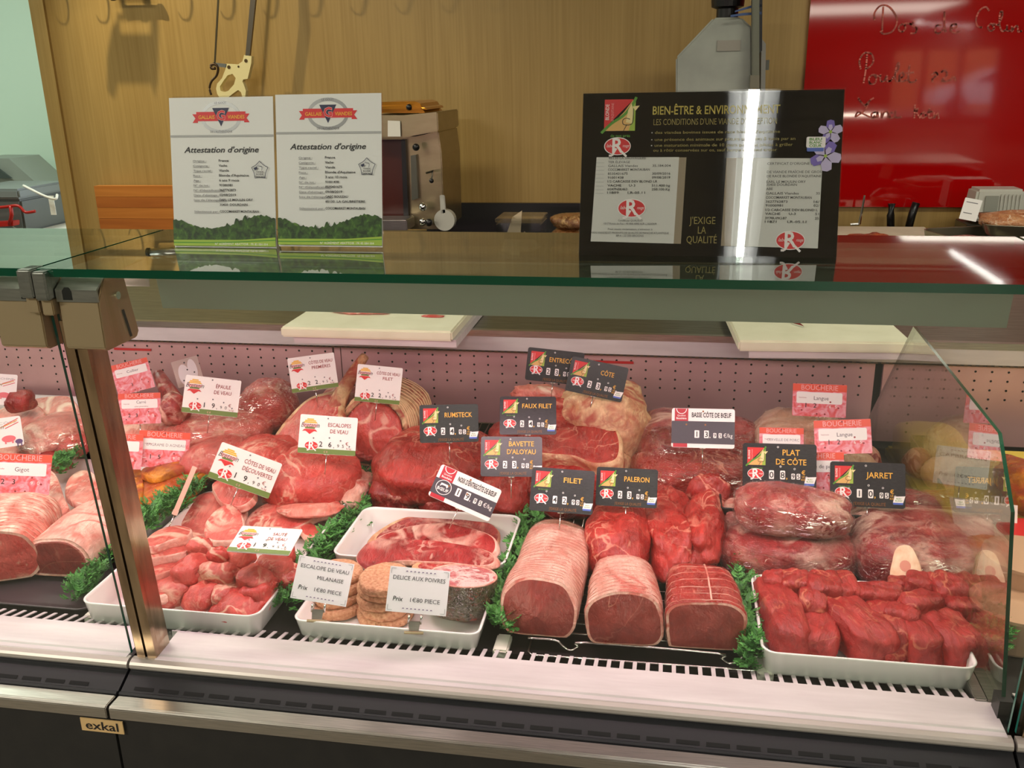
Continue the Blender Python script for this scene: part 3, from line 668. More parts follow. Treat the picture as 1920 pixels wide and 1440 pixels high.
for i, (q, z, lab) in enumerate((
    ([(268,1020),(285,1000),(330,985),(360,990),(355,1005),(320,1015),(290,1025)], .874, 'stacked veal brisket slice, uppermost at the post'),
    ([(262,1042),(290,1020),(350,1012),(370,1020),(350,1035),(300,1045),(275,1050)], .866, 'stacked veal brisket slice, second from the top at the post'),
    ([(265,1065),(280,1045),(330,1040),(355,1042),(345,1060),(310,1075),(280,1085)], .858, 'stacked veal brisket slice with long white fat streak'),
    ([(268,1090),(290,1060),(320,1060),(330,1085),(322,1110),(300,1118),(275,1110)], .850, 'lowest veal brisket slice of the stack at the post'))):
    slab('veal_slice', lab, 'meat', q, z, .012, VEAL, FAT, tilt=(-14, 3), fatfn=lambda a: .16 if a < .5 else .05, dome=.3)
chunks = [((298,1078,358,1128),.850,.030),((352,1088,410,1142),.846,.030),((402,1082,452,1135),.848,.028),((410,1104,498,1162),.842,.030),((372,1055,448,1096),.864,.030),((328,1042,382,1092),.866,.030),((446,1060,512,1105),.864,.028),((455,1080,515,1132),.850,.032),((425,1020,480,1058),.872,.026),((388,1024,432,1060),.870,.028),((480,1040,545,1080),.868,.026),((510,1055,560,1100),.852,.028),((350,1010,400,1040),.868,.024),((500,1018,552,1050),.862,.030),((300,1100,345,1135),.842,.024),((352,1066,392,1098),.860,.026)]
for i, (bb, z, h) in enumerate(chunks):
    lump('veal_chunk', ['diced veal piece, leftmost at the tray front', 'diced veal piece, second from left at the tray front', 'diced veal piece, third along the tray front', 'big diced veal piece hanging over the front tray rim', 'long diced veal piece in the middle of the heap', 'diced veal piece against the veal slices', 'diced veal piece under the card pin', 'dark diced veal piece near the right front corner', 'diced veal piece just below the saute card', 'knobbly diced veal piece left of the saute card', 'folded diced veal piece at the right of the heap', 'diced veal piece on the right tray rim', 'diced veal piece at the back below the big chop', 'diced veal piece at the back right under the saute card', 'low diced veal piece in the front left corner', 'small diced veal piece in the hollow of the heap'][i], 'meat', bb, z, h, [VEAL, VEALR, VEAL, VEALR][i % 4], rz=random.uniform(-25, 25), p=2.5, amp=.28, freq=1.3, sub=3, crease=.12, flat=.8)
# ------------------------------------------------------------------ breaded patties, slices
def disc(name, label, cx, cy, z, wpx, th, m, group=None, rot=0, tilt=(0, 0)):
    c = P(cx, cy, z+th); r = wpx/2*mpp(c); _seed[0] += 1; sd = _seed[0]; b = MB(); n = 40; prof = [(.2, 1), (.5, 1.0), (.8, .99), (.93, .95), (1, .72), (1.01, .4), (.97, .05), (.9, 0)]
    vs = [(0, 0, th)]; fs = []
    for q, zz in prof:
        for k in range(n):
            an = 2*PI*k/n; rr = r*q*(1+noise.noise(Vector((math.cos(an)*2, math.sin(an)*2, sd)))*.05+noise.noise(Vector((math.cos(an)*9, math.sin(an)*9, sd+zz*3)))*.025)
            vs.append((rr*math.cos(an), rr*math.sin(an)*.92, th*zz+noise.noise(Vector((rr*300*math.cos(an), rr*300*math.sin(an), sd)))*.0008))
    for k in range(n): fs.append((0, 1+k, 1+(k+1) % n))
    for j in range(len(prof)-1):
        for k in range(n): fs.append((1+j*n+k, 1+(j+1)*n+k, 1+(j+1)*n+(k+1) % n, 1+j*n+(k+1) % n))
    b.add(vs, fs); o = b.build(name, m, smooth=True); o.location = (c.x, c.y, z); o.rotation_euler = (math.radians(tilt[0]), math.radians(tilt[1]), rot)
    return tag_(o, label, 'patty', group)
for i in range(4):
    disc('breaded_patty', ['bottom breaded patty of the left stack behind the escalope card', 'second breaded patty up in the left stack', 'third breaded patty up in the left stack', 'top breaded patty of the left stack, mostly behind the card'][i], 634, [1128, 1108, 1090, 1072][i]-2*i, .832+.0115*i, 92, .0115, CRUMB, rot=i)
for i in range(5):
    disc('breaded_patty', ['bottom breaded patty of the tall front stack', 'second breaded patty of the tall front stack', 'third breaded patty of the tall front stack', 'fourth breaded patty of the tall front stack', 'top breaded patty of the tall stack between the two paper cards'][i], 722, [1140, 1123, 1107, 1091, 1078][i], .832+.0115*i, 108, .0115, CRUMB, rot=i*2)
c_ = P(858, 1100, .872); r_ = 66*mpp(c_); hb = MB(); hb.lathe([(r_*.90, 0), (r_*1.0, .006), (r_*1.03, .022), (r_*1.0, .041), (r_*.98, .043)], 40); ro = hb.build('herb_roll', HERB, smooth=True)
ro.location = (c_.x+.002, c_.y+.006, .832); ro.rotation_euler = (-.20, .04, 0); ro.location.z += .004; tag_(ro, 'herb crusted pate round with flecked pink cut face in clear film', 'meat'); film(ro, ro.data, 1.04, FILM2)
hb = MB(); hb.lathe([(.0002, .0455), (r_*.5, .0452), (r_*.90, .0446), (r_*.955, .0438)], 40, cap=False); hb.build('cut_face', FLECK, ro, smooth=True)
hb = MB(); hb.tube([(r_*.965*math.cos(k*PI/20), r_*.965*math.sin(k*PI/20), .0442) for k in range(40)], .0014, 5, close=True); hb.build('fat_rim', FAT, ro, smooth=True)
slab('beef_slice', 'large marbled beef slice at the back of the tray with yellow fat corner', 'meat', [(690,1015),(720,985),(760,968),(820,962),(880,968),(930,985),(935,1015),(915,1040),(830,1035),(760,1040)], .846, .008, BEEFM, FATY, tilt=(5, 0), fatfn=lambda a: .16 if .45 < a < .9 else .05, dome=.1)
slab('beef_slice', 'marbled beef slice in the middle of the overlapping row', 'meat', [(700,1012),(760,985),(830,978),(890,990),(932,1010),(928,1040),(870,1052),(790,1050),(720,1040)], .857, .008, BEEFM, FAT, tilt=(5, 0), fatfn=lambda a: .08, dome=.1)
slab('beef_slice', 'front marbled beef slice, behind the breaded stacks', 'meat', [(668,1040),(690,1015),(740,1010),(800,1012),(870,1020),(925,1035),(935,1055),(905,1062),(830,1055),(740,1052),(690,1062)], .868, .008, BEEFM, FAT, tilt=(8, 0), fatfn=lambda a: .08 if a < .5 else .02, dome=.1)
slab('beef_slice', 'lowest marbled beef slice with a yellow fat knob at right', 'meat', [(770,1062),(800,1050),(870,1050),(915,1058),(918,1072),(895,1080),(840,1074),(790,1074)], .862, .008, BEEFM, FATY, fatfn=lambda a: .2 if a > .7 else .04)
# ------------------------------------------------------------------ front roasts
ZR = ZD+.0165
roast('tied_roast', 'long fat-covered tied roast, leftmost of the three front roasts', 'meat', P(1010, 1190, ZR)+Vector((-.002, 0, 0)), P(1057, 985, ZR+.03), .0475, .062, FAT, CUTF, FAT, 3, ZR, back=.82, rings=22, ringw=.0004, ringm=FAT, wrap=FILM2, face_lean=.25, p=2.3)
roast('tied_roast', 'shiny film-wrapped fatty roast, middle of the three front roasts', 'meat', P(1170, 1207, ZR), P(1168, 1042, ZR+.035), .0455, .060, FAT, CUTF, FAT, 8, ZR, back=.72, rings=11, ringw=.0005, ringm=FAT, wrap=FILM2, face_lean=.15, p=2.6)
roast('tied_roast', 'square red roast with a pale band of fat, rightmost of the three', 'meat', P(1322, 1215, ZR), P(1310, 1060, ZR+.035), .0455, .055, BEEF, CUTF, FAT, 12, ZR, back=.82, rings=7, ringw=.0005, ringm=FAT, wrap=FILM2, face_lean=.1, p=4, spine=True)
# ------------------------------------------------------------------ red pieces behind the front roasts
lump('paleron', 'plump lean red roast between the front roasts and the paleron card', 'meat', (1102, 935, 1216, 1068), ZD+.014, .072, BEEF, p=2.8, amp=.1, crease=.05)
lump('beef_shoulder', 'lobed red beef shoulder piece, left lobe with fibrous surface', 'meat', (1208, 905, 1300, 1062), ZD+.014, .068, BEEF, p=2.4, amp=.18, crease=.15, rz=6)
lump('beef_shoulder', 'lobed red beef shoulder piece, right lobe near the wrapped ribs', 'meat', (1278, 918, 1362, 1060), ZD+.014, .070, BEEF, p=2.4, amp=.16, crease=.15, rz=-6)
lump('beef_shoulder', 'small red beef tip behind the two-lobed shoulder', 'meat', (1290, 895, 1372, 960), ZD+.03, .065, BEEF, p=2.3, amp=.2)
lump('beef_trim', 'thin red beef end poking out beside the middle roast', 'meat', (1205, 1020, 1260, 1062), ZD+.014, .03, BEEF, amp=.2, sub=3)
# ------------------------------------------------------------------ back centre beef
lump('rumsteak', 'huge smooth red rump steak block under the rumsteck card', 'meat', (712, 800, 915, 925), ZD+.02, .085, BEEF, p=2.5, amp=.10, crease=.04)
lump('beef_block', 'dark red netted beef block beside the parsley, left front of the rump', 'meat', (702, 880, 800, 952), ZD+.004, .055, BEEFD, p=2.6, amp=.14)
lump('beef_block', 'dark red beef block under the striped sirloin card', 'meat', (775, 885, 925, 960), ZD+.004, .060, BEEFD, p=2.4, amp=.16, crease=.1)
lump('bavette', 'loose-grained flank piece in front of the black flank card', 'meat', (895, 850, 1010, 958), ZD+.006, .065, BEEF, p=2.2, amp=.16, crease=.14)
lump('beef_block', 'red beef block hidden behind the filet card', 'meat', (985, 868, 1120, 960), ZD+.006, .06, BEEFD, p=2.4, amp=.14)
lump('sirloin_end', 'small red sirloin end showing left of the sirloin card', 'meat', (915, 790, 990, 850), ZD+.04, .05, BEEF, amp=.16)
slab('rib_steak', 'broad bright red rib steak face with scattered fat', 'meat', [(965,830),(985,770),(1010,748),(1060,742),(1120,760),(1155,790),(1172,830),(1165,868),(1120,875),(1080,862),(1030,858),(990,850)], .895, .045, BEEF, FATY, tilt=(24, 4), fatfn=lambda a: .12 if .02 < a < .55 else .04, dome=.1, wob=.004)
lump('rib_block', 'pale fat-backed rib block behind the bright rib steak', 'meat', (1045, 722, 1210, 862), ZD+.045, .125, FATY, p=2.6, amp=.12, crease=.05, yshift=.02)
lump('rib_bone', 'bony fat rib end sticking out left under the entrecote card', 'meat', (962, 722, 1060, 752), .955, .028, PORK, rz=-4, amp=.25, p=2)
lump('sirloin', 'red sirloin with a pale fat edge below the rib steak', 'meat', (1008, 845, 1140, 925), ZD+.02, .065, BEEF, p=2.6, amp=.12)
lump('sirloin_fat', 'knobbly yellowish fat flap right of the sirloin', 'meat', (1095, 840, 1180, 890), ZD+.04, .05, FATY, p=2.3, amp=.22)
lump('beef_chuck', 'film-wrapped chuck piece with white sinew, behind the low rib card', 'meat', (1196, 772, 1330, 872), ZD+.05, .075, BEEFM, p=2.5, amp=.1, wrap=True)
lump('beef_chuck', 'film-wrapped red chuck end right of the low rib card', 'meat', (1345, 785, 1425, 872), ZD+.05, .07, BEEF, p=2.3, amp=.12, wrap=True)
lump('beef_chuck', 'large glossy film-wrapped chuck in front of the low rib card', 'meat', (1188, 830, 1405, 922), ZD+.03, .068, BEEF, p=2.4, amp=.08, wrap=True)
# tongues, plat de cote, shank
lump('tongue', 'pale film-wrapped tongue behind the offal cards', 'meat', (1410, 768, 1590, 880), ZD+.05, .085, PALEM, p=2.4, amp=.1, wrap=True, rz=-10)
lump('tongue', 'smooth pale tongue tip between the pink cards', 'meat', (1548, 848, 1640, 905), ZD+.05, .05, PALEM, p=2.2, amp=.12)
lump('beef_cheek', 'dark red piece at the right back beside the glass divider', 'meat', (1600, 838, 1650, 885), ZD+.05, .04, BEEFD, amp=.15, sub=3)
lump('short_rib', 'film-wrapped short rib piece, upper of the stacked pair', 'meat', (1388, 912, 1585, 992), .895, .052, BEEFM, p=2.8, amp=.08, wrap=True, rz=-4, taper=-.12)
lump('short_rib', 'film-wrapped short rib piece, lower of the stacked pair', 'meat', (1362, 978, 1596, 1082), ZD+.003, .066, BEEFM, p=2.8, amp=.08, wrap=True)
lump('short_rib', 'film-wrapped fatty rib end at the left behind the stacked pair', 'meat', (1348, 940, 1410, 1025), ZD+.003, .07, FAT, p=2.6, amp=.1, wrap=True)
sh = lump('beef_shank', 'round film-wrapped beef shank slice with marrow bone', 'meat', (1597, 950, 1802, 1090), ZD+.003, .078, BEEFM, p=3.0, amp=.05, wrap=True, small=.015)
bb_ = Vector(sh.location)
f_ = P(1700, 1062, .855); mb = MB()
pts_ = [(-.022, -.0), (.026, -.002), (.014, .050), (-.010, .052), (-.02, .03)]
mb.prism([(x, 0, z) for x, z in catmull(pts_, 4)], (0, .01, 0)); mo = mb.build('marrow_bone', BONE, sh, bevel=.0015); dd = Vector((1700, 1032))
best = None
for v in sh.data.vertices:
    q = Vector(sh.location)+v.co; d_ = q-CAM
    if v.normal.dot(d_) >= 0: continue
    e_ = (960+F*d_.dot(CR)/d_.dot(CW)-1697)**2+(720-F*d_.dot(CU)/d_.dot(CW)-1046)**2
    if best is None or e_ < best[0]: best = (e_, v.co.copy(), v.normal.copy())
n_ = best[2]; x_ = Vector((1, 0, 0)); x_ = (x_-x_.dot(n_)*n_).normalized(); z_ = x_.cross(-n_); R_ = Matrix((x_, -n_, z_)).transposed().to_4x4(); R_.translation = best[1]+n_*.0055-z_*.026
mo.matrix_local = R_ @ Matrix.Diagonal((.72, 1, .80, 1))
q_ = MB(); q_.tube([(0, -.0004, .022), (0, .004, .022)], .009, 14); mr_ = q_.build('marrow', mat('marrow_pink', srgb(214, 140, 120), .4), mo)
lump('beef_shank', 'film-wrapped beef shank behind, under the shank card', 'meat', (1575, 925, 1755, 1010), ZD+.01, .085, BEEFM, p=2.6, amp=.08, wrap=True)
# lean beef chunks
cubes = [((1430,1092,1498,1210),.833,.046,8),((1500,1140,1575,1222),.833,.036,-15),((1552,1108,1632,1222),.833,.046,24),((1625,1135,1690,1222),.833,.044,4),((1680,1138,1745,1232),.833,.044,8),((1735,1145,1822,1238),.833,.046,18),((1495,1100,1550,1170),.838,.046,-10),((1428,1072,1470,1120),.850,.034,0),((1460,1072,1518,1118),.856,.030,0),((1512,1074,1575,1128),.858,.032,-5),((1562,1078,1608,1135),.854,.034,10),((1605,1096,1690,1140),.856,.030,0),((1690,1112,1765,1165),.856,.036,20),((1700,1080,1750,1120),.858,.034,-10),((1745,1078,1804,1140),.856,.040,12),((1660,1135,1720,1175),.858,.026,-20),((1765,1110,1812,1165),.852,.034,0),((1668,1084,1705,1112),.858,.022,0)]
cl = ['tall lean beef chunk in the front left corner of the tray', 'dark lean beef chunk, second along the front', 'large lean beef chunk with a brown seam, third along the front', 'lean beef chunk in the middle of the front row', 'lean beef chunk with a cut corner, second from the right front', 'big rounded lean beef chunk in the front right corner', 'curled lean beef chunk behind the front row at left', 'lean beef chunk in the back left corner', 'pinkish lean beef chunk in the back row, second from left', 'lean beef chunk with pale edge in the back row', 'lean beef chunk in the middle of the back row', 'wide lean beef chunk with a visible tray gap behind', 'long lean beef chunk lying across the right middle', 'dark folded lean beef chunk under the shank', 'lean beef chunk in the back right corner', 'flat lean beef strip in the centre right', 'lean beef chunk on the right tray rim', 'small lean beef curl beside the tray gap']
for i, (bb, z, h, rz) in enumerate(cubes):
    lump('beef_chunk', cl[i], 'meat', bb, z, h, CUBE, rz=rz, p=4.6, amp=.12, freq=1.1, sub=4, flat=.85, crease=.10, small=.03)
# ------------------------------------------------------------------ back left veal
lump('veal_round', 'big smooth pink veal leg piece in front of the escalope card', 'meat', (492, 838, 668, 940), ZD+.02, .075, VEALR, p=2.3, amp=.08, rz=-12)
lump('veal_trim', 'fatty sinewy end of the veal leg by the parsley', 'meat', (625, 885, 696, 952), ZD+.008, .045, FAT, p=2.3, amp=.2)
lump('veal_joint', 'soft pink veal joint left of the escalope card', 'meat', (430, 818, 560, 905), ZD+.04, .06, VEALR, p=2.3, amp=.12)
lump('veal_joint', 'pink veal joint behind the tilted chop card', 'meat', (345, 815, 470, 890), ZD+.04, .055, VEALR, p=2.3, amp=.12, wrap=FILM2)
slab('veal_rack', 'fat-edged veal rack with pink face beneath the first chops card', 'meat', [(500,852),(520,805),(560,760),(600,735),(640,730),(645,770),(640,830),(600,850),(550,858)], .885, .04, VEALR, FATY, tilt=(22, -6), fatfn=lambda a: .18 if .3 < a < .95 else .04, wob=.003, dome=.12)
b = MB(); p0 = PY(626, 775, 1.42); p1 = PY(684, 668, 1.50)
vr = lump('rib_bone', 'long raw rib bone rising between the two veal chop cards', 'meat', (600, 720, 660, 790), .90, .04, PORK, amp=.2)
b.tube(catmull([p0-Vector(vr.location), PY(640, 740, 1.44)-Vector(vr.location), PY(662, 700, 1.47)-Vector(vr.location), p1-Vector(vr.location)], 5, False), .017, 12, r2=.008); b.build('bone', FATY, vr, smooth=True)
roast('veal_loin', 'netted veal loin with fat cap and pink cut face, beside the filet card', 'meat', P(700, 872, ZD+.025), P(765, 800, ZD+.025), .062, .115, FATY, VEALR, FATY, 21, ZD+.025, back=.9, rings=14, ringw=.0012, ringm=mat('butcher_string', srgb(240, 200, 160), .7), face_lean=.15, p=2.2, cutrim=.14)
lump('veal_loin_trim', 'ragged red trim under the netted veal loin', 'meat', (640, 838, 718, 862), ZD+.03, .022, VEALR, amp=.3, freq=3)
lump('veal_shoulder', 'film-wrapped veal shoulder with bone at the back', 'meat', (452, 713, 552, 800), ZD+.06, .085, VEALR, p=2.3, amp=.08, wrap=True)
lump('veal_roll', 'long film-wrapped veal shoulder roll under the shoulder card', 'meat', (312, 768, 500, 832), ZD+.06, .05, VEAL, p=2.8, amp=.1, wrap=True)
lump('lamb_breast', 'pale fatty lamb breast beside the rack of lamb card', 'meat', (232, 765, 335, 838), ZD+.05, .05, PORK, p=2.4, amp=.15)
b = MB(); q0, q1 = PY(296, 700, 1.52), PY(340, 780, 1.46)
rb = lump('lamb_neck', 'red lamb neck piece at the foot of the upright rib', 'meat', (300, 738, 350, 790), .93, .05, BEEFM, amp=.2, sub=3)
b.tube([q0-Vector(rb.location), (q0+q1)/2-Vector(rb.location), q1-Vector(rb.location)], .010, 10, r2=.024); b.build('rib', BEEFM, rb, smooth=True)
# marinated lamb behind the post
for i, (q, z) in enumerate((([(262,902),(300,885),(345,872),(385,868),(388,885),(350,905),(310,925),(275,950)], .872), ([(262,950),(300,925),(345,900),(390,885),(380,905),(340,935),(300,955),(270,972)], .858), ([(262,885),(290,870),(330,862),(352,870),(320,885),(285,895)], .884), ([(205,900),(235,870),(265,880),(268,930),(240,960),(215,950)], .866))):
    slab('marinated_lamb', ['orange marinated lamb breast slice, topmost wide one', 'orange marinated lamb slice with dark rim along the tray edge', 'orange marinated lamb slice right under the epigramme card', 'orange marinated lamb slice hidden behind the steel post'][i], 'meat', q, z, .012, ORANGE, ORANGE, tilt=(3, -6), dome=.3, wob=.004)
# ------------------------------------------------------------------ left bay
slab('lamb_chop', 'round pink lamb chop in the white tray beside the post', 'meat', [(120,925),(130,895),(155,880),(180,890),(185,925),(165,945),(138,942)], .852, .012, PORK, FAT, fatfn=lambda a: .1, tilt=(6, 0))
slab('lamb_chop', 'lamb chop with curved white rim next to the leg of lamb card', 'meat', [(78,895),(92,880),(108,895),(120,930),(130,955),(110,968),(88,958),(80,925)], .858, .010, PORK, FAT, fatfn=lambda a: .2 if a > .4 else .05, tilt=(10, 8))
slab('pork_cutlet', 'large round pork cutlet at the far left back', 'meat', [(-30,800),(0,765),(45,752),(80,765),(82,790),(50,800),(40,850),(0,850)], .895, .012, PORK, FAT, fatfn=lambda a: .06, tilt=(18, 0), dome=.1)
slab('pork_cutlet', 'pork cutlet at the back beside the glass edge, pale rim', 'meat', [(40,765),(60,748),(100,742),(135,745),(145,775),(100,790),(70,785)], .905, .012, PORK, FAT, fatfn=lambda a: .08, tilt=(18, 0), dome=.1)
lump('pork_joint', 'film-wrapped rounded pork joint left of the post', 'meat', (50, 778, 165, 842), ZD+.05, .05, PORK, p=2.4, amp=.12, wrap=True)
lump('pork_joint', 'film-wrapped red pork joint end beside the glass edge', 'meat', (100, 812, 165, 855), ZD+.045, .04, VEALR, p=2.4, amp=.12, wrap=True, sub=3)
lump('lamb_offal', 'dark red offal piece beside the far left card', 'meat', (15, 732, 62, 768), .93, .035, BEEFD, amp=.2, sub=3)
lump('lamb_offal', 'dark brown-red liver piece under the leg of lamb card', 'meat', (40, 845, 132, 882), ZD+.03, .035, BEEFD, amp=.2)
roast('lamb_roast', 'netted lamb leg roast cut off by the left photo edge', 'meat', P(-8, 1088, ZD+.012), P(50, 985, ZD+.012), .062, .075, PORK, VEAL, FAT, 31, ZD+.011, back=.9, rings=16, ringw=.0008, ringm=FAT, p=2.3)
roast('lamb_saddle', 'fat-covered lamb saddle with hollow dark cut face on the black tray', 'meat', P(112, 1078, ZD+.012), P(215, 985, ZD+.012), .0475, .058, FAT, CUTF, FAT, 33, ZD+.011, back=.92, p=2.2, cutrim=.12)
# ------------------------------------------------------------------ right bay behind the divider
_a = P(1900, 968, .884); _b = P(1900, 842, .884)
yb_ = tag_(boxo('yellow_board', (-.115, _a.y-1.36, 0), (.42, _b.y-1.36, .02), mat('board_yellow', srgb(226, 190, 70), .4), bevel=.004), 'yellow board in the right bay behind the glass divider', 'cutting board'); yb_.location = (.475, 1.36, .862)
lump('roast_chicken', 'browned roast piece on the yellow board at the right photo edge', 'food', (1885, 862, 1990, 960), .884, .05, ORANGE, amp=.2, wrap=False)
lump('cheese_wedge', 'pale yellow block seen through the divider on the yellow board', 'food', (1690, 800, 1800, 880), .883, .055, mat('cheese_paste', srgb(224, 180, 90), .5), p=4, amp=.04)
lump('meat_pie', 'round golden pie seen through the glass divider', 'food', (1812, 1008, 1886, 1060), ZD+.04, .032, noisy('pie_crust', srgb(150, 84, 22), srgb(212, 140, 48), 60, rough=.5, bs=.6, bd=.003), p=2.6, amp=.14)
for i, (x, y, r_, h_, z_, lab) in enumerate(((1905, 1060, .05, .05, .85, 'pale translucent plastic tub in the right bay, upper'), (1880, 1150, .048, .045, ZD, 'translucent plastic tub in the right bay, lower one by the parsley'))):
    p_ = P(x, y, z_+h_); b = MB(); b.lathe([(r_*.82, 0), (r_*.86, .003), (r_, h_), (r_*1.04, h_+.001), (r_*1.04, h_+.005), (r_*.2, h_+.006)], 36); o = b.build('plastic_tub', mat('tub_pale', srgb(190, 150, 124), .3), smooth=False); o.location = (p_.x+.02, p_.y+.02, z_); tag_(o, lab, 'tub')
p_ = P(1925, 1000, .90); b = MB(); b.lathe([(.030, 0), (.034, .004), (.036, .05), (.038, .05), (.038, .056), (.02, .057)], 32); o = b.build('cream_pot', PLWH); o.location = (p_.x, p_.y, ZD+.02); tag_(o, 'white pot with a red lid ring at the right photo edge', 'pot')
b = MB(); b.lathe([(.026, 0), (.036, .0005), (.026, .001)], 32, (0, 0, .0572)); b.build('lid_ring', mat('lid_red', srgb(200, 20, 24), .4), o)
# ------------------------------------------------------------------ flat print on cards
_TX = {}
def text_geo(s, bold=0):
    k = (s, bold)
    if k not in _TX:
        cu = bpy.data.curves.new('t', 'FONT'); cu.body = s; cu.resolution_u = 2; cu.offset = bold; cu.align_x = 'CENTER'
        ob = bpy.data.objects.new('t', cu); me = bpy.data.meshes.new_from_object(ob)
        vs = [(v.co.x, v.co.y) for v in me.vertices]; fs = [tuple(p.vertices) for p in me.polygons]
        bpy.data.objects.remove(ob); bpy.data.curves.remove(cu); bpy.data.meshes.remove(me)
        if vs:
            x0 = min(v[0] for v in vs); x1 = max(v[0] for v in vs)
        else: x0 = x1 = 0
        _TX[k] = (vs, fs, x0, x1)
    return _TX[k]
class Print:
    """flat ink on a card; units are scaled by s, origin at the card centre"""
    def __init__(s, sc, z=.0006): s.s = sc; s.z = z; s.v = []; s.f = []; s.mi = []; s.m = []
    def _a(s, vs, fs, m):
        if m not in s.m: s.m.append(m)
        k = len(s.v); s.v += [(x*s.s, y*s.s, s.z) for x, y in vs]; s.f += [tuple(i+k for i in f) for f in fs]; s.mi += [s.m.index(m)]*len(fs); s.z += .00003
    def rect(s, x0, y0, x1, y1, m): s._a([(x0, y0), (x1, y0), (x1, y1), (x0, y1)], [(0, 1, 2, 3)], m)
    def rrect(s, x0, y0, x1, y1, r, m):
        pts = []
        for cx, cy, a0 in ((x1-r, y1-r, 0), (x0+r, y1-r, 90), (x0+r, y0+r, 180), (x1-r, y0+r, 270)):
            pts += [(cx+r*math.cos(math.radians(a0+k*30)), cy+r*math.sin(math.radians(a0+k*30))) for k in range(4)]
        s.poly(pts, m)
    def poly(s, pts, m): s._a(pts, [tuple(range(len(pts)))], m)
    def ell(s, cx, cy, rx, ry, m, n=24): s.poly([(cx+rx*math.cos(2*PI*k/n), cy+ry*math.sin(2*PI*k/n)) for k in range(n)], m)
    def ring(s, cx, cy, rx, ry, w, m, a0=0, a1=360, n=32):
        vs = []
        for k in range(n+1):
            a = math.radians(a0+(a1-a0)*k/n); vs += [(cx+rx*math.cos(a), cy+ry*math.sin(a)), (cx+(rx-w)*math.cos(a), cy+(ry-w)*math.sin(a))]
        s._a(vs, [(2*k, 2*k+2, 2*k+3, 2*k+1) for k in range(n)], m)
    def line(s, pts, w, m, smooth=True):
        pts = catmull(pts, 4, False) if smooth and len(pts) > 2 else pts
        vs = []; fs = []
        for i in range(len(pts)-1):
            (x0, y0), (x1, y1) = pts[i][:2], pts[i+1][:2]; L = math.hypot(x1-x0, y1-y0) or 1; nx, ny = -(y1-y0)/L*w/2, (x1-x0)/L*w/2
            k = len(vs); vs += [(x0-nx, y0-ny), (x1-nx, y1-ny), (x1+nx, y1+ny), (x0+nx, y0+ny)]; fs.append((k, k+1, k+2, k+3))
        s._a(vs, fs, m)
    def text(s, t, x, y, size, m, align='c', bold=0, shear=0, width=None, rot=0, arc=None):
        """size = cap height; width = forces the total width"""
        vs, fs, x0, x1 = text_geo(t, bold)
        if not vs: return
        k = size/.70; kx = k
        if width: kx = width/max(.01, x1-x0)
        ox = {'c': -(x0+x1)/2, 'l': -x0, 'r': -x1}[align]; c, sn = math.cos(math.radians(rot)), math.sin(math.radians(rot)); out = []
        for a, b in vs:
            px, py = (a+ox)*kx+b*k*shear, b*k
            if arc:
                an = px/arc; rr = arc+py; px, py = rr*math.sin(an), rr*math.cos(an)-arc
            out.append((x+px*c-py*sn, y+px*sn+py*c))
        s._a(out, fs, m)
    def build(s, name, parent):
        me = bpy.data.meshes.new(name); me.from_pydata(s.v, [], s.f)
        for p_, i in zip(me.polygons, s.mi): p_.material_index = i
        return link(name, me, s.m, parent)
ink = lambda n, r, g, b, ro=.5: mat('ink_'+n, srgb(r, g, b), ro)
SLATE = noisy('slate_card', srgb(30, 27, 31), srgb(52, 48, 54), 160, (1, 6, 1), rough=.32, bs=.1)
CARDW = mat('card_white', srgb(243, 240, 234), .35)
I = dict(gold=ink('gold', 232, 176, 66), red=ink('red', 214, 40, 44), redd=ink('dark_red', 150, 44, 48), white=ink('white', 246, 242, 238), black=ink('black', 24, 22, 24), cream=ink('cream', 240, 222, 160), lime=ink('lime', 160, 190, 70), green=ink('green', 84, 150, 44), olive=ink('olive', 108, 132, 60), bronze=ink('bronze', 150, 96, 44), blue=ink('blue', 84, 112, 200), yellow=ink('yellow', 238, 182, 50), pink=ink('pink', 232, 112, 120), grey=ink('grey', 120, 118, 122), slate=ink('slate', 66, 60, 70), pale=ink('pale_pink', 240, 170, 168), crimson=ink('crimson', 186, 22, 44), lgrey=ink('light_grey', 170, 172, 170), navy=ink('navy', 28, 34, 70), violet=ink('violet', 122, 104, 190), lilac=ink('lilac', 200, 190, 226), dgreen=ink('deep_green', 40, 90, 30), beige=ink('beige', 224, 178, 104), orange=ink('orange', 232, 84, 60), silver=mat('ink_silver', srgb(150, 152, 152), .3, .5), paper=ink('paper', 232, 222, 226), purple=ink('purple', 96, 72, 120))
PINKM = NT('pink_card'); _f = PINKM.noise(PINKM.coord((1, 1, 1)), 60, 3, 2.0)
PINKM.l(PINKM.ramp(_f, [(.34, srgb(228, 84, 84)), (.5, srgb(236, 134, 146)), (.66, srgb(242, 176, 186))]), PINKM.b.inputs['Base Color']); PINKM.b.inputs['Roughness'].default_value = .3; PINKM = PINKM.m
def frame(cx, cy, pos, roll=0, elev=16, yaw=0):
    n = (CAM-pos); n.z = 0; n.normalize(); n = Matrix.Rotation(math.radians(yaw), 3, 'Z') @ n
    e = math.radians(elev); n = (n*math.cos(e)+Vector((0, 0, math.sin(e)))).normalized()
    a = math.radians(roll); r = CR*math.cos(a)-CU*math.sin(a); r = (r-r.dot(n)*n).normalized(); u = n.cross(r)
    m = Matrix((r, u, n)).transposed().to_4x4(); m.translation = pos; return m
def frameX(pos, lean=10, roll=0):
    e, a = math.radians(lean), math.radians(roll); n = Vector((0, -math.cos(e), math.sin(e))); r = Vector((1, 0, 0)); u = n.cross(r); r, u = r*math.cos(a)-u*math.sin(a), u*math.cos(a)+r*math.sin(a)
    m = Matrix((r, u, n)).transposed().to_4x4(); m.translation = pos; return m
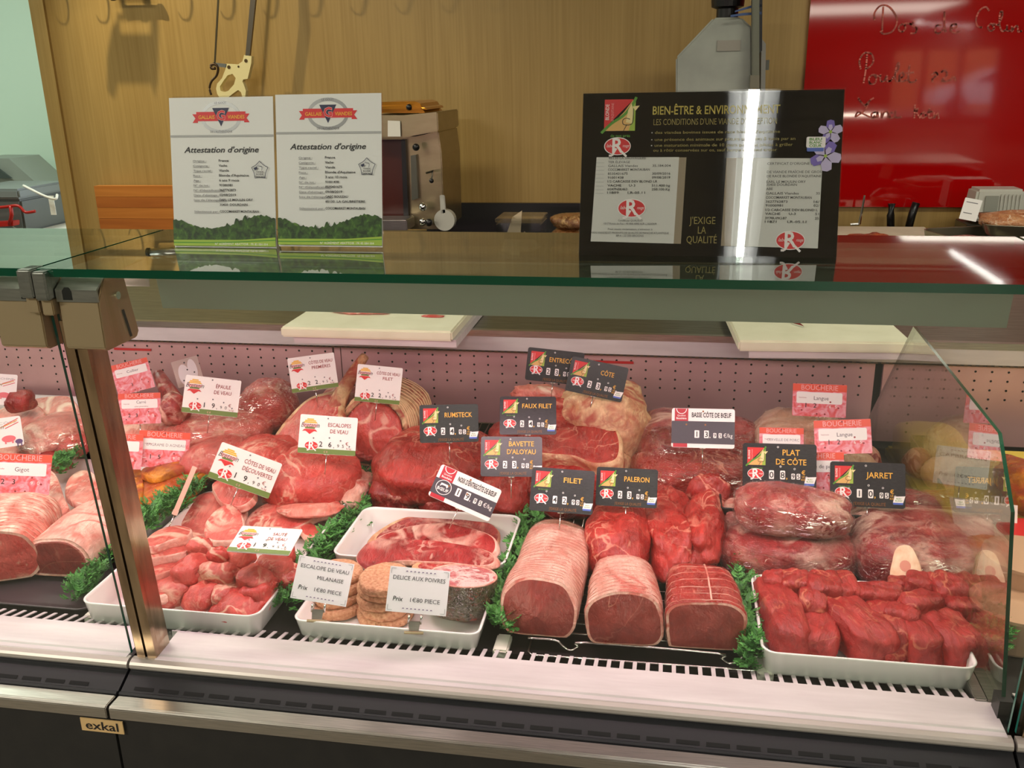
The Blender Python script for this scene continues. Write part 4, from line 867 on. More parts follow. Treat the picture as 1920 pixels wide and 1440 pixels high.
def plate(w, h, r, th, m, parent, name='plate'):
    b = MB(); pts = []
    for cx, cy, a0 in ((w/2-r, h/2-r, 0), (-w/2+r, h/2-r, 90), (-w/2+r, -h/2+r, 180), (w/2-r, -h/2+r, 270)):
        pts += [(cx+r*math.cos(math.radians(a0+k*22.5)), cy+r*math.sin(math.radians(a0+k*22.5)), -th) for k in range(5)]
    b.prism(pts, (0, 0, th+.0003)); return b.build(name, m, parent)
def label_rouge(p, x, y, k=1):
    p.ell(x, y, 13*k, 8.6*k, I['white']); p.ell(x, y, 12.2*k, 7.8*k, I['red'])
    p.text('R', x+.5*k, y-6*k, 14*k, I['white'], bold=.02, width=11*k)
    p.line([(x-1*k, y-2*k), (x-5*k, y-9*k), (x-8*k, y-9*k)], 2*k, I['white'], False); p.line([(x+4*k, y-5*k), (x+9*k, y-10*k)], 2*k, I['white'], False)
    p.text('label', x-7*k, y-1*k, 3.2*k, I['white'], shear=.3, width=7*k); p.text('rouge', x+8*k, y-1*k, 3*k, I['white'], shear=.3, width=6*k)
def cow_logo(p, x, y, k=1, words=True):      # square 30 x 30 centred at x, y
    q = lambda a, b: (x+a*k, y+b*k)
    p.poly([q(-15, -13), q(-15, 15), q(13, 15)], I['red'])
    p.poly([q(-15, -15), q(15, -15), q(15, 15), q(12, 14), q(4, 3), q(-6, -7)], I['beige']); p.poly([q(9, -15), q(15, -15), q(15, 15), q(12, 8), q(12, -4)], I['lime'])
    p.line([q(-17.5, -17), q(-8, -8), q(4, 0), q(12, 10), q(15.5, 17)], 2.6*k, I['green'])
    p.poly([q(6, -7), q(12, -8), q(13, 4), q(11, 11), q(8, 5)], I['cream']); p.poly([q(12, 8), q(19, 9), q(15, 4)], I['cream'])
    p.line([q(13, 6), q(13, -5), q(11, -9), q(4, -9), q(3, -5), q(6, -3), q(10, -4)], .7*k, I['black']); p.line([q(7, -9), q(4, -15)], .6*k, I['black'], False)
    if words:
        p.text('BLONDE', x-10.5*k, y+3*k, 3.4*k, I['white'], rot=90, width=15*k, bold=.01); p.text("D'AQUITAINE", x-6*k, y+3*k, 2.4*k, I['pale'], rot=90, width=17*k)
    p.text('de nos prés', x+1*k, y-21*k, 2.8*k, I['green'], width=19*k, bold=.015)
def bbc(p, x, y):
    p.rrect(x-8, y-6, x+6, y-1.5, 1, I['blue']); p.poly([(x-8, y-3), (x+6, y-3), (x+9, y+7), (x-6, y+6)], I['white']); p.text('BLEU', x, y+2, 2.2, I['green'], bold=.02); p.text('BLANC', x, y-1.2, 2.2, I['green'], bold=.02)
def pin(t, h, s, L, dx=0):
    b = MB(); b.tube([(dx, -h/2, -.0014), (dx*1.1, -h/2-L, -.004)], .00075, 6); b.build('pin', WIRE, t, smooth=True)
    b = MB(); b.box((dx-.004, -h/2-.001, -.0026), (dx+.004, -h/2+.006, -.001)); b.build('pin_clip', PLWH, t)
def card(style, name, text, price, cx, cy, w, h, z, roll, label, elev=18, yaw=0, pinL=.03, sub=None, grp=None, Y=None):
    pos = P(cx, cy, z) if Y is None else PY(cx, cy, Y)
    t = thing(name, label, 'price card', mw=frame(cx, cy, pos, roll, elev, yaw) if elev < 70 else frameX(pos, elev, roll), group=grp)
    s0 = mpp(pos); s = s0*w/106; H = h*s0; W = w*s0
    hh = H/s/2                                  # half height in card units
    p = Print(s)
    if style == 'dark':
        plate(W, H, 4*s, .0012, SLATE, t); lines = text.split('\n')
        cow_logo(p, -33, hh-19.5, .88); label_rouge(p, -34, -hh+21.5, .92)
        for i, l in enumerate(lines):
            y = hh-23 if len(lines) == 1 else hh-17-i*14
            p.text(l, 17, y, 8.6, I['gold'], bold=.012, width=min(56, 6.2*len(l)))
        xs = [-11, 5]
        for x, d in zip(xs, price[:2]): p.rrect(x-3.6, -hh+14, x+3.6, -hh+27, 1.2, I['white']); p.text(d, x, -hh+16, 9, I['black'], bold=.01)
        p.text(',', 11, -hh+15, 8, I['gold'], bold=.02)
        for x, d in zip((20, 27.5), price[2:4]): p.rrect(x-2.6, -hh+14.5, x+2.6, -hh+23, 1, I['white']); p.text(d, x, -hh+15.5, 6.4, I['black'], bold=.01)
        p.text('€', 34.5, -hh+22, 6, I['gold'], bold=.015); p.text('LE', 34.5, -hh+17.5, 3, I['gold'], bold=.01); p.text('KG', 34.5, -hh+13, 3, I['gold'], bold=.01)
        bbc(p, 44, -hh+12); p.text("J'EXIGE LA QUALITÉ", 3, -hh+3, 4.6, I['bronze'], width=46)
        for hx, hy in ((-2, hh-5), (-26, hh-40), (2, -hh+33), (22, -hh+30), (39, -hh+18)): p.ring(hx, hy, 1.5, 1.5, .6, I['white'], n=10)
    elif style == 'white':
        plate(W, H, 3*s, .0012, CARDW, t); p.rect(-53, -hh+.4, 53, -hh+10, I['olive'])
        x, y = -34, hh-22
        for i, (ww, yy) in enumerate(((12, 15), (20, 12), (24, 9))): p.rect(x-ww/2, y+yy-2.4, x+ww/2, y+yy, I['yellow'])
        p.poly([(x-15, y+5), (x+15, y+5), (x+6, y-7), (x-6, y-7)], I['pale']); p.rect(x-9, y-4, x+9, y-.8, I['olive'])
        p.text('Bretanin', x, y-1.2, 9, I['slate'], shear=.25, width=33); p.poly([(x-14, y-9), (x-10, y-5), (x+10, y-5), (x+14, y-9), (x+8, y-8), (x, y-14), (x-8, y-8)], I['red'])
        for i, l in enumerate(text.split('\n')): p.text(l, 20, hh-20-i*12, 7.2, I['redd'], width=min(54, 4.7*len(l)), bold=.006)
        label_rouge(p, -29, -hh+15, .98)
        for x, d in zip((-12, 5), price[:2]): p.text(d, x, -hh+14, 9.5, I['black'], bold=.008)
        p.text(',', 12, -hh+13, 8, I['black'])
        for x, d in zip((20, 29), price[2:4]): p.text(d, x, -hh+14, 6, I['black'])
        p.text('€', 36, -hh+19, 6, I['redd']); p.text('le kg', 40, -hh+11.5, 3.4, I['redd'])
        for hx, hy in ((-2, hh-5), (-26, -hh+29), (3, -hh+31), (24, -hh+27), (41, -hh+17)): p.ell(hx, hy, 1.5, 1.5, I['grey'], 10)
        p.text('C E', -2, -hh+3, 3.4, I['pale'])
    elif style == 'pink':
        plate(W, H, 2*s, .0010, PINKM, t); p.rect(-53, hh-15, 53, hh-.3, I['orange']); p.text('BOUCHERIE', 0, hh-12.5, 10.5, I['pale'], width=72, bold=.004)
        p.rrect(-45, hh-41, 45, hh-17, 3, I['white']); p.text(text, 4, hh-33 if not sub else hh-28, 8 if text.isupper() is False else 6.2, I['slate'] if not text.isupper() else I['grey'], width=min(80, 4.8*len(text)))
        if sub: p.text(sub, 4, hh-37.5, 3.6, I['redd'], width=34)
        p.text('Viande bovine' if text == 'Langue' else 'Viande', -33, hh-30, 2.8, I['redd'], width=15)
        for x, d, z_ in zip((-26, -8, 22, 33), price, (9.5, 9.5, 6.5, 6.5)):
            if d != ' ': p.text(d, x, -hh+19, z_, I['black'] if z_ > 8 else I['white'], bold=.004)
        for hx, hy in ((0, hh-4), (-4, -hh+6), (12, -hh+6), (-34, -hh+13), (22, -hh+32), (38, -hh+20)): p.ell(hx, hy, 1.9, 1.9, I['redd'], 10)
        p.rect(-42, -hh+20, -35, -hh+21.2, I['white'])
    elif style == 'maroon':
        plate(W, H, 4*s, .0012, CARDW, t); p.rect(-53, -hh+7, 53, hh-22, I['slate']); p.rect(-48, hh-22, -25, hh-.5, I['crimson']); p.ring(-36.5, hh-1, 9, 9, 1.2, I['white'], 180, 360)
        p.text('Qualité', -36.5, hh-14, 3, I['white'], width=14); p.text('Bouchère', -36.5, hh-19, 3.4, I['white'], width=17, bold=.02)
        p.rect(-50, -hh+.5, -26, -hh+7, I['crimson']); p.text(text, 14, hh-15, 8, I['black'], width=66, bold=.022)
        if sub: p.ring(-35, -6, 13, 12, 1, I['white']); p.text('BŒUF', -35, -12, 5, I['white'], bold=.02); p.poly([(-42, -6), (-41, 0), (-30, 0), (-28, -2), (-30, -6), (-32, -3), (-39, -3)], I['white'])
        for x, d in zip((-10, 6), price[:2]): p.rrect(x-4, -hh+17, x+4, -hh+30, 1, I['white']); p.text(d, x, -hh+19, 9, I['black'], bold=.015)
        p.text(',', 12, -hh+18, 8, I['white'])
        for x, d in zip((20, 29), price[2:4]): p.rrect(x-2.6, -hh+17.5, x+2.6, -hh+26, 1, I['white']); p.text(d, x, -hh+19, 6, I['black'], bold=.01)
        p.text('€/kg', 42, -hh+18.5, 7, I['white'], width=15)
        for hx, hy in ((0, hh-5), (4, hh-28), (-28, hh-28)): p.ell(hx, hy, 1.6, 1.6, I['bronze'], 10)
    elif style == 'paper':
        plate(W, H, .5*s, .0003, mat('paper_card', srgb(244, 238, 242), .6), t); l = text.split('\n')
        p.text(l[0], 0, hh-22, 7.2, I['slate'], width=92)
        if len(l) > 1: p.text(l[1], 14, hh-40, 7.2, I['slate'], width=50)
        p.text('Prix', -34, -hh+19, 8, I['black'], shear=.15, bold=.008, width=17); p.text(price, 14, -hh+19, 7.2, I['slate'], width=52)
        for sx in (-1, 1):
            for sy in (-1, 1):
                p.line([(sx*50, sy*(hh-12)), (sx*50, sy*(hh-3)), (sx*42, sy*(hh-3))], .9, I['lgrey'], False)
        for yy in (hh-7, -hh+7):
            for i in range(8): x = -25+i*7; p.poly([(x, yy-1), (x+1.4, yy+1.2), (x+3.6, yy+.9), (x+4, yy-1), (x+2.6, yy-.2)], I['purple'])
    elif style == 'pork':
        plate(W, H, 4*s, .0012, CARDW, t); p.text(text, 28, hh-14, 5, I['lgrey'], width=34); 
        p.line([(-20, 8), (10, 10), (46, 22)], 2, I['beige']); p.line([(20, 14), (48, 26)], 1.4, I['red']); p.line([(22, 8), (48, 18)], 1.4, I['red'])
        p.text('Dehon', 2, 8, 9, I['grey'], shear=.3); p.ell(26, -14, 13, 7, I['pink']); p.rect(18, -24, 21, -16, I['pink']); p.rect(31, -24, 34, -16, I['pink'])
        p.ell(44, -22, 7, 5, I['purple']); p.rect(40, -32, 42, -22, I['purple']); p.rect(47, -32, 49, -22, I['purple'])
    p.build('print', t)
    if pinL: pin(t, H, s, pinL)
    return t
D = 'dark'
card(D, 'price_card', 'RUMSTECK', '2495', 842, 794, 110, 71, 1.00, -1, 'black slate price card reading RUMSTECK, stuck in the big rump block')
card(D, 'price_card', 'ENTRECÔTE', '2395', 1040, 687, 106, 62, 1.035, 6, 'black slate price card reading ENTRECOTE, topmost at the back', elev=10)
card(D, 'price_card', 'CÔTE', '2395', 1119, 711, 108, 66, 1.02, 12, 'black slate price card reading COTE, overlapping the entrecote card', elev=14)
card(D, 'price_card', 'FAUX FILET', '2495', 990, 779, 106, 74, 1.0, .5, 'greyish slate price card reading FAUX FILET', elev=36)
card(D, 'price_card', "BAVETTE\nD'ALOYAU", '2395', 959, 856, 115, 76, .965, .5, 'greyish slate price card reading BAVETTE D ALOYAU', elev=34)
card(D, 'price_card', 'FILET', '4290', 1054, 920, 118, 82, .945, 5, 'greyish slate price card reading FILET above the long front roast', elev=32)
card(D, 'price_card', 'PALERON', '2395', 1175, 914, 114, 72, .945, 3, 'slate price card reading PALERON, right of the filet card', elev=24)
card(D, 'price_card', 'PLAT\nDE CÔTE', '0895', 1461, 874, 133, 84, .955, .5, 'black slate price card reading PLAT DE COTE')
card(D, 'price_card', 'JARRET', '1095', 1626, 909, 132, 84, .94, .5, 'black slate price card reading JARRET above the wrapped shanks')
card('maroon', 'price_card', 'BASSE CÔTE DE BŒUF', '1395', 1318, 803, 116, 74, .985, 2.5, 'white and plum price card reading BASSE COTE DE BOEUF', elev=26)
card('maroon', 'price_card', "NOIX D'ENTRECÔTE DE BŒUF", '1995', 872, 924, 124, 64, .925, 24, 'tilted white and plum price card reading NOIX D ENTRECOTE', elev=30, sub='b')
Wt = 'white'
card(Wt, 'price_card', 'ÉPAULE\nDE VEAU', '1990', 397, 743, 100, 70, .985, 6, 'white veal price card reading EPAULE DE VEAU')
card(Wt, 'price_card', 'CÔTES DE VEAU\nPREMIÈRES', '2295', 587, 699, 86, 66, 1.02, -6, 'white veal price card reading COTES DE VEAU PREMIERES', elev=8)
card(Wt, 'price_card', 'CÔTES DE VEAU\nFILET', '2295', 710, 721, 84, 70, 1.01, 7, 'white veal price card reading COTES DE VEAU FILET', elev=8)
card(Wt, 'price_card', 'ESCALOPES\nDE VEAU', '2695', 615, 816, 106, 72, .97, 4, 'white veal price card reading ESCALOPES DE VEAU', elev=20)
card(Wt, 'price_card', 'CÔTES DE VEAU\nDÉCOUVERTES', '1990', 460, 882, 118, 70, .93, 21, 'tilted white veal price card reading COTES DE VEAU DECOUVERTES')
card(Wt, 'price_card', 'SAUTÉ\nDE VEAU', '1995', 497, 1013, 122, 74, .925, 0, 'white veal price card reading SAUTE DE VEAU, lying almost flat', elev=78, pinL=0)
Pk = 'pink'
card(Pk, 'price_card', 'Collier', ' 3  ', 249, 706, 66, 58, .99, -15, 'tilted pink butchery card reading Collier beside the post')
card(Pk, 'price_card', 'Carré', '2395', 262, 766, 74, 58, .965, -2, 'pink butchery card reading Carre beside the post', sub='côte première')
card(Pk, 'price_card', 'Collier', '1595', 222, 846, 84, 66, .93, 3, 'red butchery card mostly hidden behind the steel post')
card(Pk, 'price_card', 'EPIGRAME D AGNEAU', '1590', 307, 843, 90, 68, .92, 4, 'pink butchery card reading EPIGRAME D AGNEAU over the orange slices')
card(Pk, 'price_card', 'Gigot', '2390', 36, 889, 106, 76, .92, 3, 'pink butchery card reading Gigot at the left photo edge')
card(Pk, 'price_card', 'Langue', '1265', 1536, 751, 96, 62, 1.0, -1, 'pink butchery card reading Langue, upper one at the back', elev=8)
card(Pk, 'price_card', 'Langue', '1265', 1580, 819, 101, 64, .98, -.5, 'pink butchery card reading Langue, lower one at the glass divider', elev=24)
card(Pk, 'price_card', 'CERVELLE DE PORC', '    ', 1465, 832, 80, 60, .965, .5, 'pink butchery card reading CERVELLE DE PORC behind the short rib card')
card(Pk, 'price_card', 'Langue de porc', '  35', 1532, 884, 96, 72, .945, -1, 'pink butchery card half hidden between the two black cards')
card('pork', 'price_card', 'ÉCHINE', '', -14, 729, 80, 58, .975, 2, 'white pork card at the far left edge, upper one', pinL=.02)
card('pork', 'price_card', 'CÔTE', '', -12, 814, 96, 56, .935, -8, 'white pork card at the far left edge, lower one', pinL=.02)
e1 = card('paper', 'price_card', 'ESCALOPE DE VEAU\nMILANAISE', '1€80 PIECE', 605, 1089, 104, 80, None, 9, 'white paper card reading ESCALOPE DE VEAU MILANAISE, in a clip', pinL=0, elev=34, Y=.905)
e2 = card('paper', 'price_card', 'DELICE AUX POIVRES', '1€80 PIECE', 784, 1108, 113, 83, None, 5, 'white paper card reading DELICE AUX POIVRES, in a clip', pinL=0, elev=34, Y=.905)
for cx, cy, roll, lab in ((597, 1146, 8, 'steel card clip on the tray rim under the escalope card'), (778, 1168, 5, 'steel card clip on the tray rim under the pepper card')):
    pos = P(cx, cy, .866); pos.y -= .003; t = thing('card_clip', lab, 'clip', mw=frame(cx, cy, pos, roll, 10)); s = mpp(pos)
    b = MB(); b.prism([(-11*s, 6*s, -.001), (11*s, 6*s, -.001), (9*s, -14*s, -.001), (-9*s, -14*s, -.001)], (0, 0, .0012)); b.build('jaw_plate', STEEL, t)
    b = MB(); b.tube([(-18*s, -16*s, .001), (18*s, -16*s, .001)], 3.0*s, 8); b.build('rolled_edge', BRKT, t)
    for dx in (-11, 12): b = MB(); b.tube([(dx*s, 2*s, .0012), (dx*s, 20*s, .003)], 2.3*s, 8); b.build('prong', CHROME, t, smooth=True)
# card seen from behind and card seen edge-on
pos = P(352, 697, 1.0); t = thing('reversed_card', 'back of a translucent white card leaning behind the shoulder card', 'price card', mw=frame(352, 697, pos, -14, 16, 25)); s = mpp(pos)
plate(52*s, 50*s, 2*s, .0012, mat('card_back_grey', srgb(196, 172, 166), .4), t); p = Print(s); p.ell(-8, -4, 11, 20, I['paper']); p.ell(10, 2, 9, 20, I['paper'])
for hx, hy in ((-2, 18), (0, 4), (12, -4), (-12, -14)): p.ell(hx, hy, 1.6, 1.6, I['slate'], 10)
p.build('print', t); pin(t, 50*s, s, .03)
pos = P(346, 920, .915); t = thing('side_card', 'pinkish card seen almost edge-on, pinned in the veal chops', 'price card', mw=frame(346, 920, pos, 19, 25, 0)); s = mpp(pos)
plate(9*s, 96*s, 1*s, .001, mat('card_pinkish', srgb(226, 180, 160), .5), t); pin(t, 92*s, s, .03)
pos = P(1800, 874, .95); card('paper', 'price_card', 'CAPBRETON', '12€90 KG', 1803, 876, 92, 72, .95, 6, 'white paper card behind the glass divider above the yellow board', pinL=.04)
t = thing('paper_bag', 'crumpled pale paper sheet behind the divider above the pie', 'paper', P(1845, 975, .90)); b = MB(); s = .0008
b.add([(-50*s, 30*s, .02), (50*s, 5*s, .022), (40*s, -40*s, -.012), (-50*s, -38*s, -.016), (0, -5*s, .010)], [(0, 4, 1), (1, 4, 2), (2, 4, 3), (3, 4, 0)]); b.build('sheet', mat('paper_pink', srgb(214, 186, 186), .7), t)
# ------------------------------------------------------------------ posters on the glass top
def gallais(p, x, y, k):
    p.ring(x, y, 58*k/2*1.42, 30*k, 6.5*k, I['silver']); p.text('LE GOÛT', x, y+24.5*k, 4*k, I['slate'], width=24*k); p.text("DE L'AUTHENTIQUE", x, y-28.5*k, 4*k, I['slate'], width=44*k)
    p.poly([(x-58*k, y-10*k), (x-52*k, y-2*k), (x-58*k, y+6*k), (x-50*k, y+6*k), (x-50*k, y+10*k), (x+50*k, y+10*k), (x+50*k, y+6*k), (x+58*k, y+6*k), (x+52*k, y-2*k), (x+58*k, y-10*k), (x+47*k, y-10*k), (x+47*k, y-7*k), (x-47*k, y-7*k), (x-47*k, y-10*k)], I['red'])
    p.poly([(x-17*k, y+17*k), (x+17*k, y+17*k), (x, y-17*k)], I['navy']); p.text('G', x, y-5*k, 17*k, I['pale'], bold=.05); p.text('G', x, y-5*k, 17*k, I['red'], bold=.02)
    p.text('GALLAIS', x-29*k, y-3*k, 6.6*k, I['yellow'], width=33*k, bold=.015); p.text('VIANDES', x+31*k, y-3*k, 6.6*k, I['yellow'], width=34*k, bold=.015)
FOREST = NT('print_forest'); _g = FOREST.noise(FOREST.coord((1, .8, 1)), 190, 4, .6); FOREST.l(FOREST.ramp(_g, [(.35, srgb(24, 48, 14)), (.6, srgb(60, 96, 30)), (.72, srgb(90, 128, 44))]), FOREST.b.inputs['Base Color']); FOREST = FOREST.m
def sheet(cx, cy, w, h, z, Yp, roll, rows, seed, lab_t, par):
    pos = PY(cx, cy, Yp); s = mpp(pos); mw = frameX(pos, 10, roll); t = thing('attestation_sheet', lab_t, 'poster', mw=mw)
    plate(w*s, h*s, .3*s, .0004, mat('poster_paper', srgb(226, 228, 224), .45), t)
    p = Print(s, .0005); T = h/2
    gallais(p, 0, T-36, .98); p.rect(-w/2, T-72, w/2, T-68, I['lgrey'])
    p.text("Attestation d'origine", -2, T-100, 10.5, I['black'], shear=.32, width=148, bold=.014)
    y = T-117
    for a, b_ in rows:
        if a: p.text(a, -w/2+44, y, 3.6, I['grey'], align='l', width=3*len(a)); p.rect(-w/2+44, y-1.6, -w/2+44+3*len(a), y-1.1, I['grey'])
        if b_: p.text(b_, -w/2+96, y, 4.4, I['black'], align='l', bold=.012, width=(3.7 if b_.isupper() and len(b_) > 10 else 3.3)*len(b_))
        y -= 9.0 if b_ is not None else 3.5
    st = [(64, T-150+.0), ]
    sx, sy = w/2-28, T-133
    pts = [(sx+17*math.cos(math.radians(90+72*k)), sy+17*math.sin(math.radians(90+72*k))) for k in range(5)]
    for k in range(5):
        a, b_ = pts[k], pts[(k+1) % 5]; p.line([a, ((a[0]+b_[0])/2*.9+sx*.1, (a[1]+b_[1])/2*.9+sy*.1), b_], 1, I['navy'])
    p.poly([(sx-12, sy+4), (sx-5, sy+7), (sx-5, sy+3), (sx-9, sy)], I['navy']); p.line([(sx-4, sy+8), (sx+4, sy+7), (sx+4, sy)], .8, I['navy'])
    for i, l in enumerate(('VIANDE', 'BOVINE', 'FRANÇAISE')): p.text(l, sx, sy-4-i*4.4, 2.8, I['black'], bold=.012)
    B = -h/2; rnd = random.Random(seed); top = []
    n = 60
    for i in range(n+1):
        u = i/n; x = -w/2+w*u; hill = 40+ (12*math.exp(-((u-.02)/.14)**2)) + 20*math.exp(-((u-.86)/.24)**2) - 5*math.exp(-((u-.4)/.2)**2)
        top.append((x, B+hill+rnd.uniform(-1.5, 2.5)+(7 if rnd.random() < .08 and .3 < u < .8 else 0)))
    top = [(-w/2, B+14)]+top+[(w/2, B+20)]
    vs = top+[(x, B+12) for x, _ in top]; m_ = len(top)
    p._a(vs, [(i, i+m_, i+m_+1, i+1) for i in range(m_-1)], FOREST)
    p.poly([(-w/2, B+3), (w/2, B+3), (w/2, B+20), (w/6, B+15), (-w/2, B+14)], I['lime']); p.line([(-w/2, B+9), (0, B+10), (w/2, B+15)], 2, I['green'])
    p.text('N° AGRÉMENT ABATTOIR : FR 85 084 004', w/6, B+5, 4, I['white'], width=106)
    p.build('print', t); return t
r1 = [('Origine :', 'France'), ('Catégorie :', 'Vache'), ('Type racial :', 'Viande'), ('Race :', "Blonde d'Aquitaine"), ('Age :', '6 ans 9 mois'), ('N° de lot :', '91000981'), ("N° d'identification :", '3627762873'), ("Date d'abattage :", '02/08/2019'), ("Issu de l'élevage de :", 'EARL LE MOULIN ORY'), ('', '35450  DOURDAIN'), ('', None), ('Sélectionné par :', 'COCCIMARKET MONTAUBAN')]
r2 = [('Origine :', 'France'), ('Catégorie :', 'Vache'), ('Type racial :', 'Viande'), ('Race :', "Blonde d'Aquitaine"), ('Age :', '3 ans 10 mois'), ('N° de lot :', '91001438'), ("N° d'identification :", '8535431675'), ("Date d'abattage :", '09/08/2019'), ("Issu de l'élevage de :", 'GAEC BOULEAU'), ('', '85130  LA GAUBRETIERE'), ('', None), ('Sélectionné par :', 'COCCIMARKET MONTAUBAN')]
sheet(418, 325, 206, 276, 0, .934, 0, r1, 3, 'left certificate of origin sheet with a red ribbon emblem and forest foot', None)
sheet(617, 321, 206, 280, 0, .930, 0, r2, 5, 'right certificate of origin sheet, slightly higher than its neighbour', None)
pos = PY(517, 324, .942); s = mpp(pos); t = thing('acrylic_stand', 'clear acrylic stand holding the two certificate sheets on the glass top', 'stand', mw=frameX(pos, 10))
b = MB(); b.box((-206*s, -152*s, -.006), (206*s, 142*s, -.003)); b.build('back_sheet', ACRY, t)
b = MB(); b.box((-200*s, -150*s, -.003), (206*s, -140*s, .022)); b.build('foot', ACRY, t)
# big black sign
pos = PY(1327, 333, .925); s = mpp(pos); t = thing('black_sign', 'large glossy black sign about animal welfare with two paper windows', 'sign', mw=frameX(pos, 14))
SGLOSS = noisy('sign_slate', srgb(10, 10, 12), srgb(24, 24, 27), 40, (1, 4, 1), rough=.035, bs=.0, coat=1)
w, h = 476, 316; plate(w*s, h*s, 1*s, .0018, SGLOSS, t); p = Print(s); X = lambda x: (x/3.692+1080-1327)*1.0; Yv = lambda y: -((y/3.692+160)-333)*1.0
cow_logo(p, X(293), Yv(208), 1.95); label_rouge(p, X(283), Yv(422), 1.95)
GLD = ink('dull_gold', 176, 160, 66); GLD2 = ink('dim_gold', 140, 128, 64)
p.text('BIEN-ÊTRE & ENVIRONNEMENT', X(520), Yv(208), 15.5, GLD, align='l', width=232, bold=.012); p.text("LES CONDITIONS D'UNE VIANDE D'EXCEPTION", X(528), Yv(280), 11.5, GLD2, align='l', width=225)
for i, (tx, yy, x_, ww) in enumerate((("des viandes bovines issues de race blonde d'aquitaine", 340, 540, 228), ('une présence des animaux sur pâture au moins 5 mois par an', 388, 540, 256), ('une maturation minimale de 10 jours pour les pièces à griller', 428, 540, 252), ('ou à rôtir conservées sur os, sauf hampe du boeuf entier', 462, 532, 226))):
    p.text(tx, X(x_), Yv(yy), 5.4, GLD2, align='l', width=ww, bold=.01)
    if i < 3: p.ell(X(520), Yv(yy-8), 1.3, 1.3, I['lgrey'], 8)
for i, l in enumerate(("J'EXIGE", 'LA', 'QUALITÉ')): p.text(l, X(886), Yv(958+i*66), 13.5, GLD2, width=(48, 15, 56)[i])
WIN = ink('window_paper', 214, 216, 208); TAN = ink('window_tan', 150, 136, 112)
p.poly([(X(140), Yv(498)), (X(115), Yv(1085)), (X(745), Yv(1096)), (X(762), Yv(502))][::-1][::-1], TAN); p.poly([(X(140), Yv(498)), (X(115), Yv(1085)), (X(695), Yv(1095)), (X(712), Yv(500))], WIN)
rows = [('TER ÉLEVAGE', '', 540), ('GALLAIS Viandes', '35.184.004', 566), ('COCCIMARKET MONTAUBAN', '', 592), ('8535431675', '30/09/2016', 620), ('91001438', '09/08/2019', 647), ('1/2 CARCASSE DEV BLOND LR', '', 674), ('VACHE      U-3', '511.400 kg', 702), ('6G47N5K463', '250.100 Kg', 728), ('11899      LR-05.11', '', 752)]
INK = ink('print_grey', 78, 80, 80)
for a, b_, y in rows:
    p.text(a, X(222), Yv(y), 4.4, INK, align='l', width=3.75*len(a), bold=.01); p.rect(X(138), Yv(y)+.5, X(195), Yv(y)+1.2, I['lgrey'])
    if b_: p.text(b_, X(656), Yv(y), 4.4, INK, align='r', width=3.4*len(b_), bold=.01)
p.text('85130 LA SAUVAGÈRE', X(226), Yv(513), 4, INK, align='l', width=70)
label_rouge(p, X(396), Yv(852), 2.05)
for tx, y, ww in (('Certifié par QUALISUD', 944, 46), ('1017 Route de Pau - 40 800 AIRE SUR L’ADOUR', 966, 100), ('Pour toute réclamation, s’adresser à', 1004, 84), ('ODG VIANDES ET PRODUITS DE QUALITÉ DE MANCHE ATLANTIQUE', 1030, 146), ('BP 4 - 22 200 BROONS', 1050, 52)): p.text(tx, X(390), Yv(y), 3.6, INK, width=ww)
p.poly([(X(1032), Yv(508)), (X(1018), Yv(1108)), (X(1664), Yv(1118)), (X(1668), Yv(514))], TAN); p.poly([(X(1100), Yv(510)), (X(1086), Yv(1109)), (X(1664), Yv(1118)), (X(1668), Yv(514))], WIN)
for a, b_, y in (("CERTIFICAT D'ORIGINE LABEL", '', 556), ('DE VIANDE FRAÎCHE DE GROS', '', 612), ("DE RACE BLONDE D'AQUITAINE", '', 640), ('EARL LE MOULIN ORY', '', 678), ('35450 DOURDAIN', '', 698), ('ABE', '', 726), ('GALLAIS Viandes', '35', 756), ('COCCIMARKET MONTAUBAN', '', 784), ('3627762873', '16/', 812), ('91000981', '02/', 838), ('1/2 CARCASSE DEV BLOND L', '', 868), ('VACHE      U-3', '51', 894), ('3Y70U7K107', '25', 924), ('11871      LR-05.11', '', 948)):
    p.text(a, X(1306), Yv(y), 4.4, INK, align='l', width=min(97, 3.9*len(a)), bold=.01)
    if b_: p.text(b_, X(1660), Yv(y), 4.4, INK, align='r', width=3.4*len(b_), bold=.01)
label_rouge(p, X(1480), Yv(1066), 2.05)
def flower(x, y, r, a0):
    for k in range(5):
        a = math.radians(a0+72*k); c_, s_ = math.cos(a), math.sin(a); pts = [(x+r*(u*c_-v*s_), y+r*(u*s_+v*c_)) for u, v in ((.1, 0), (.5, .36), (.95, .3), (1.05, 0), (.95, -.3), (.5, -.36))]
        p.poly(pts, I['violet'] if k % 2 else I['lilac']); p.poly([(x+r*.62*(u*c_-v*s_), y+r*.62*(u*s_+v*c_)) for u, v in ((.1, 0), (.5, .3), (1, .2), (1, -.2), (.5, -.3))], I['lilac'])
    p.ell(x, y, 3, 3, I['lime'], 10)
flower(216, Yv(340), 21, 20); flower(209, Yv(500), 27, -10)
p.rrect(X(1560), Yv(470), X(1670), Yv(440), 2, I['blue']); p.rrect(X(1555), Yv(445), X(1680), Yv(372), 3, I['white'])
for i, l in enumerate(('BLEU', 'BLANC', 'CŒUR')): p.text(l, X(1615), Yv(396+i*22), 4.6, I['green'], bold=.03, width=22)
p.build('print', t)
b = MB(); b.box((-238*s, -158*s, .0060), (238*s, 158*s, .0066)); b.build('acrylic_front', ACRY, t)
b = MB(); b.box((-238*s, -175*s, -.0045), (238*s, 159*s, -.0022)); b.build('acrylic_back', ACRY, t)
b = MB(); b.box((-238*s, -175*s, -.003), (238*s, -172.5*s, .030)); b.build('acrylic_foot', ACRY, t)
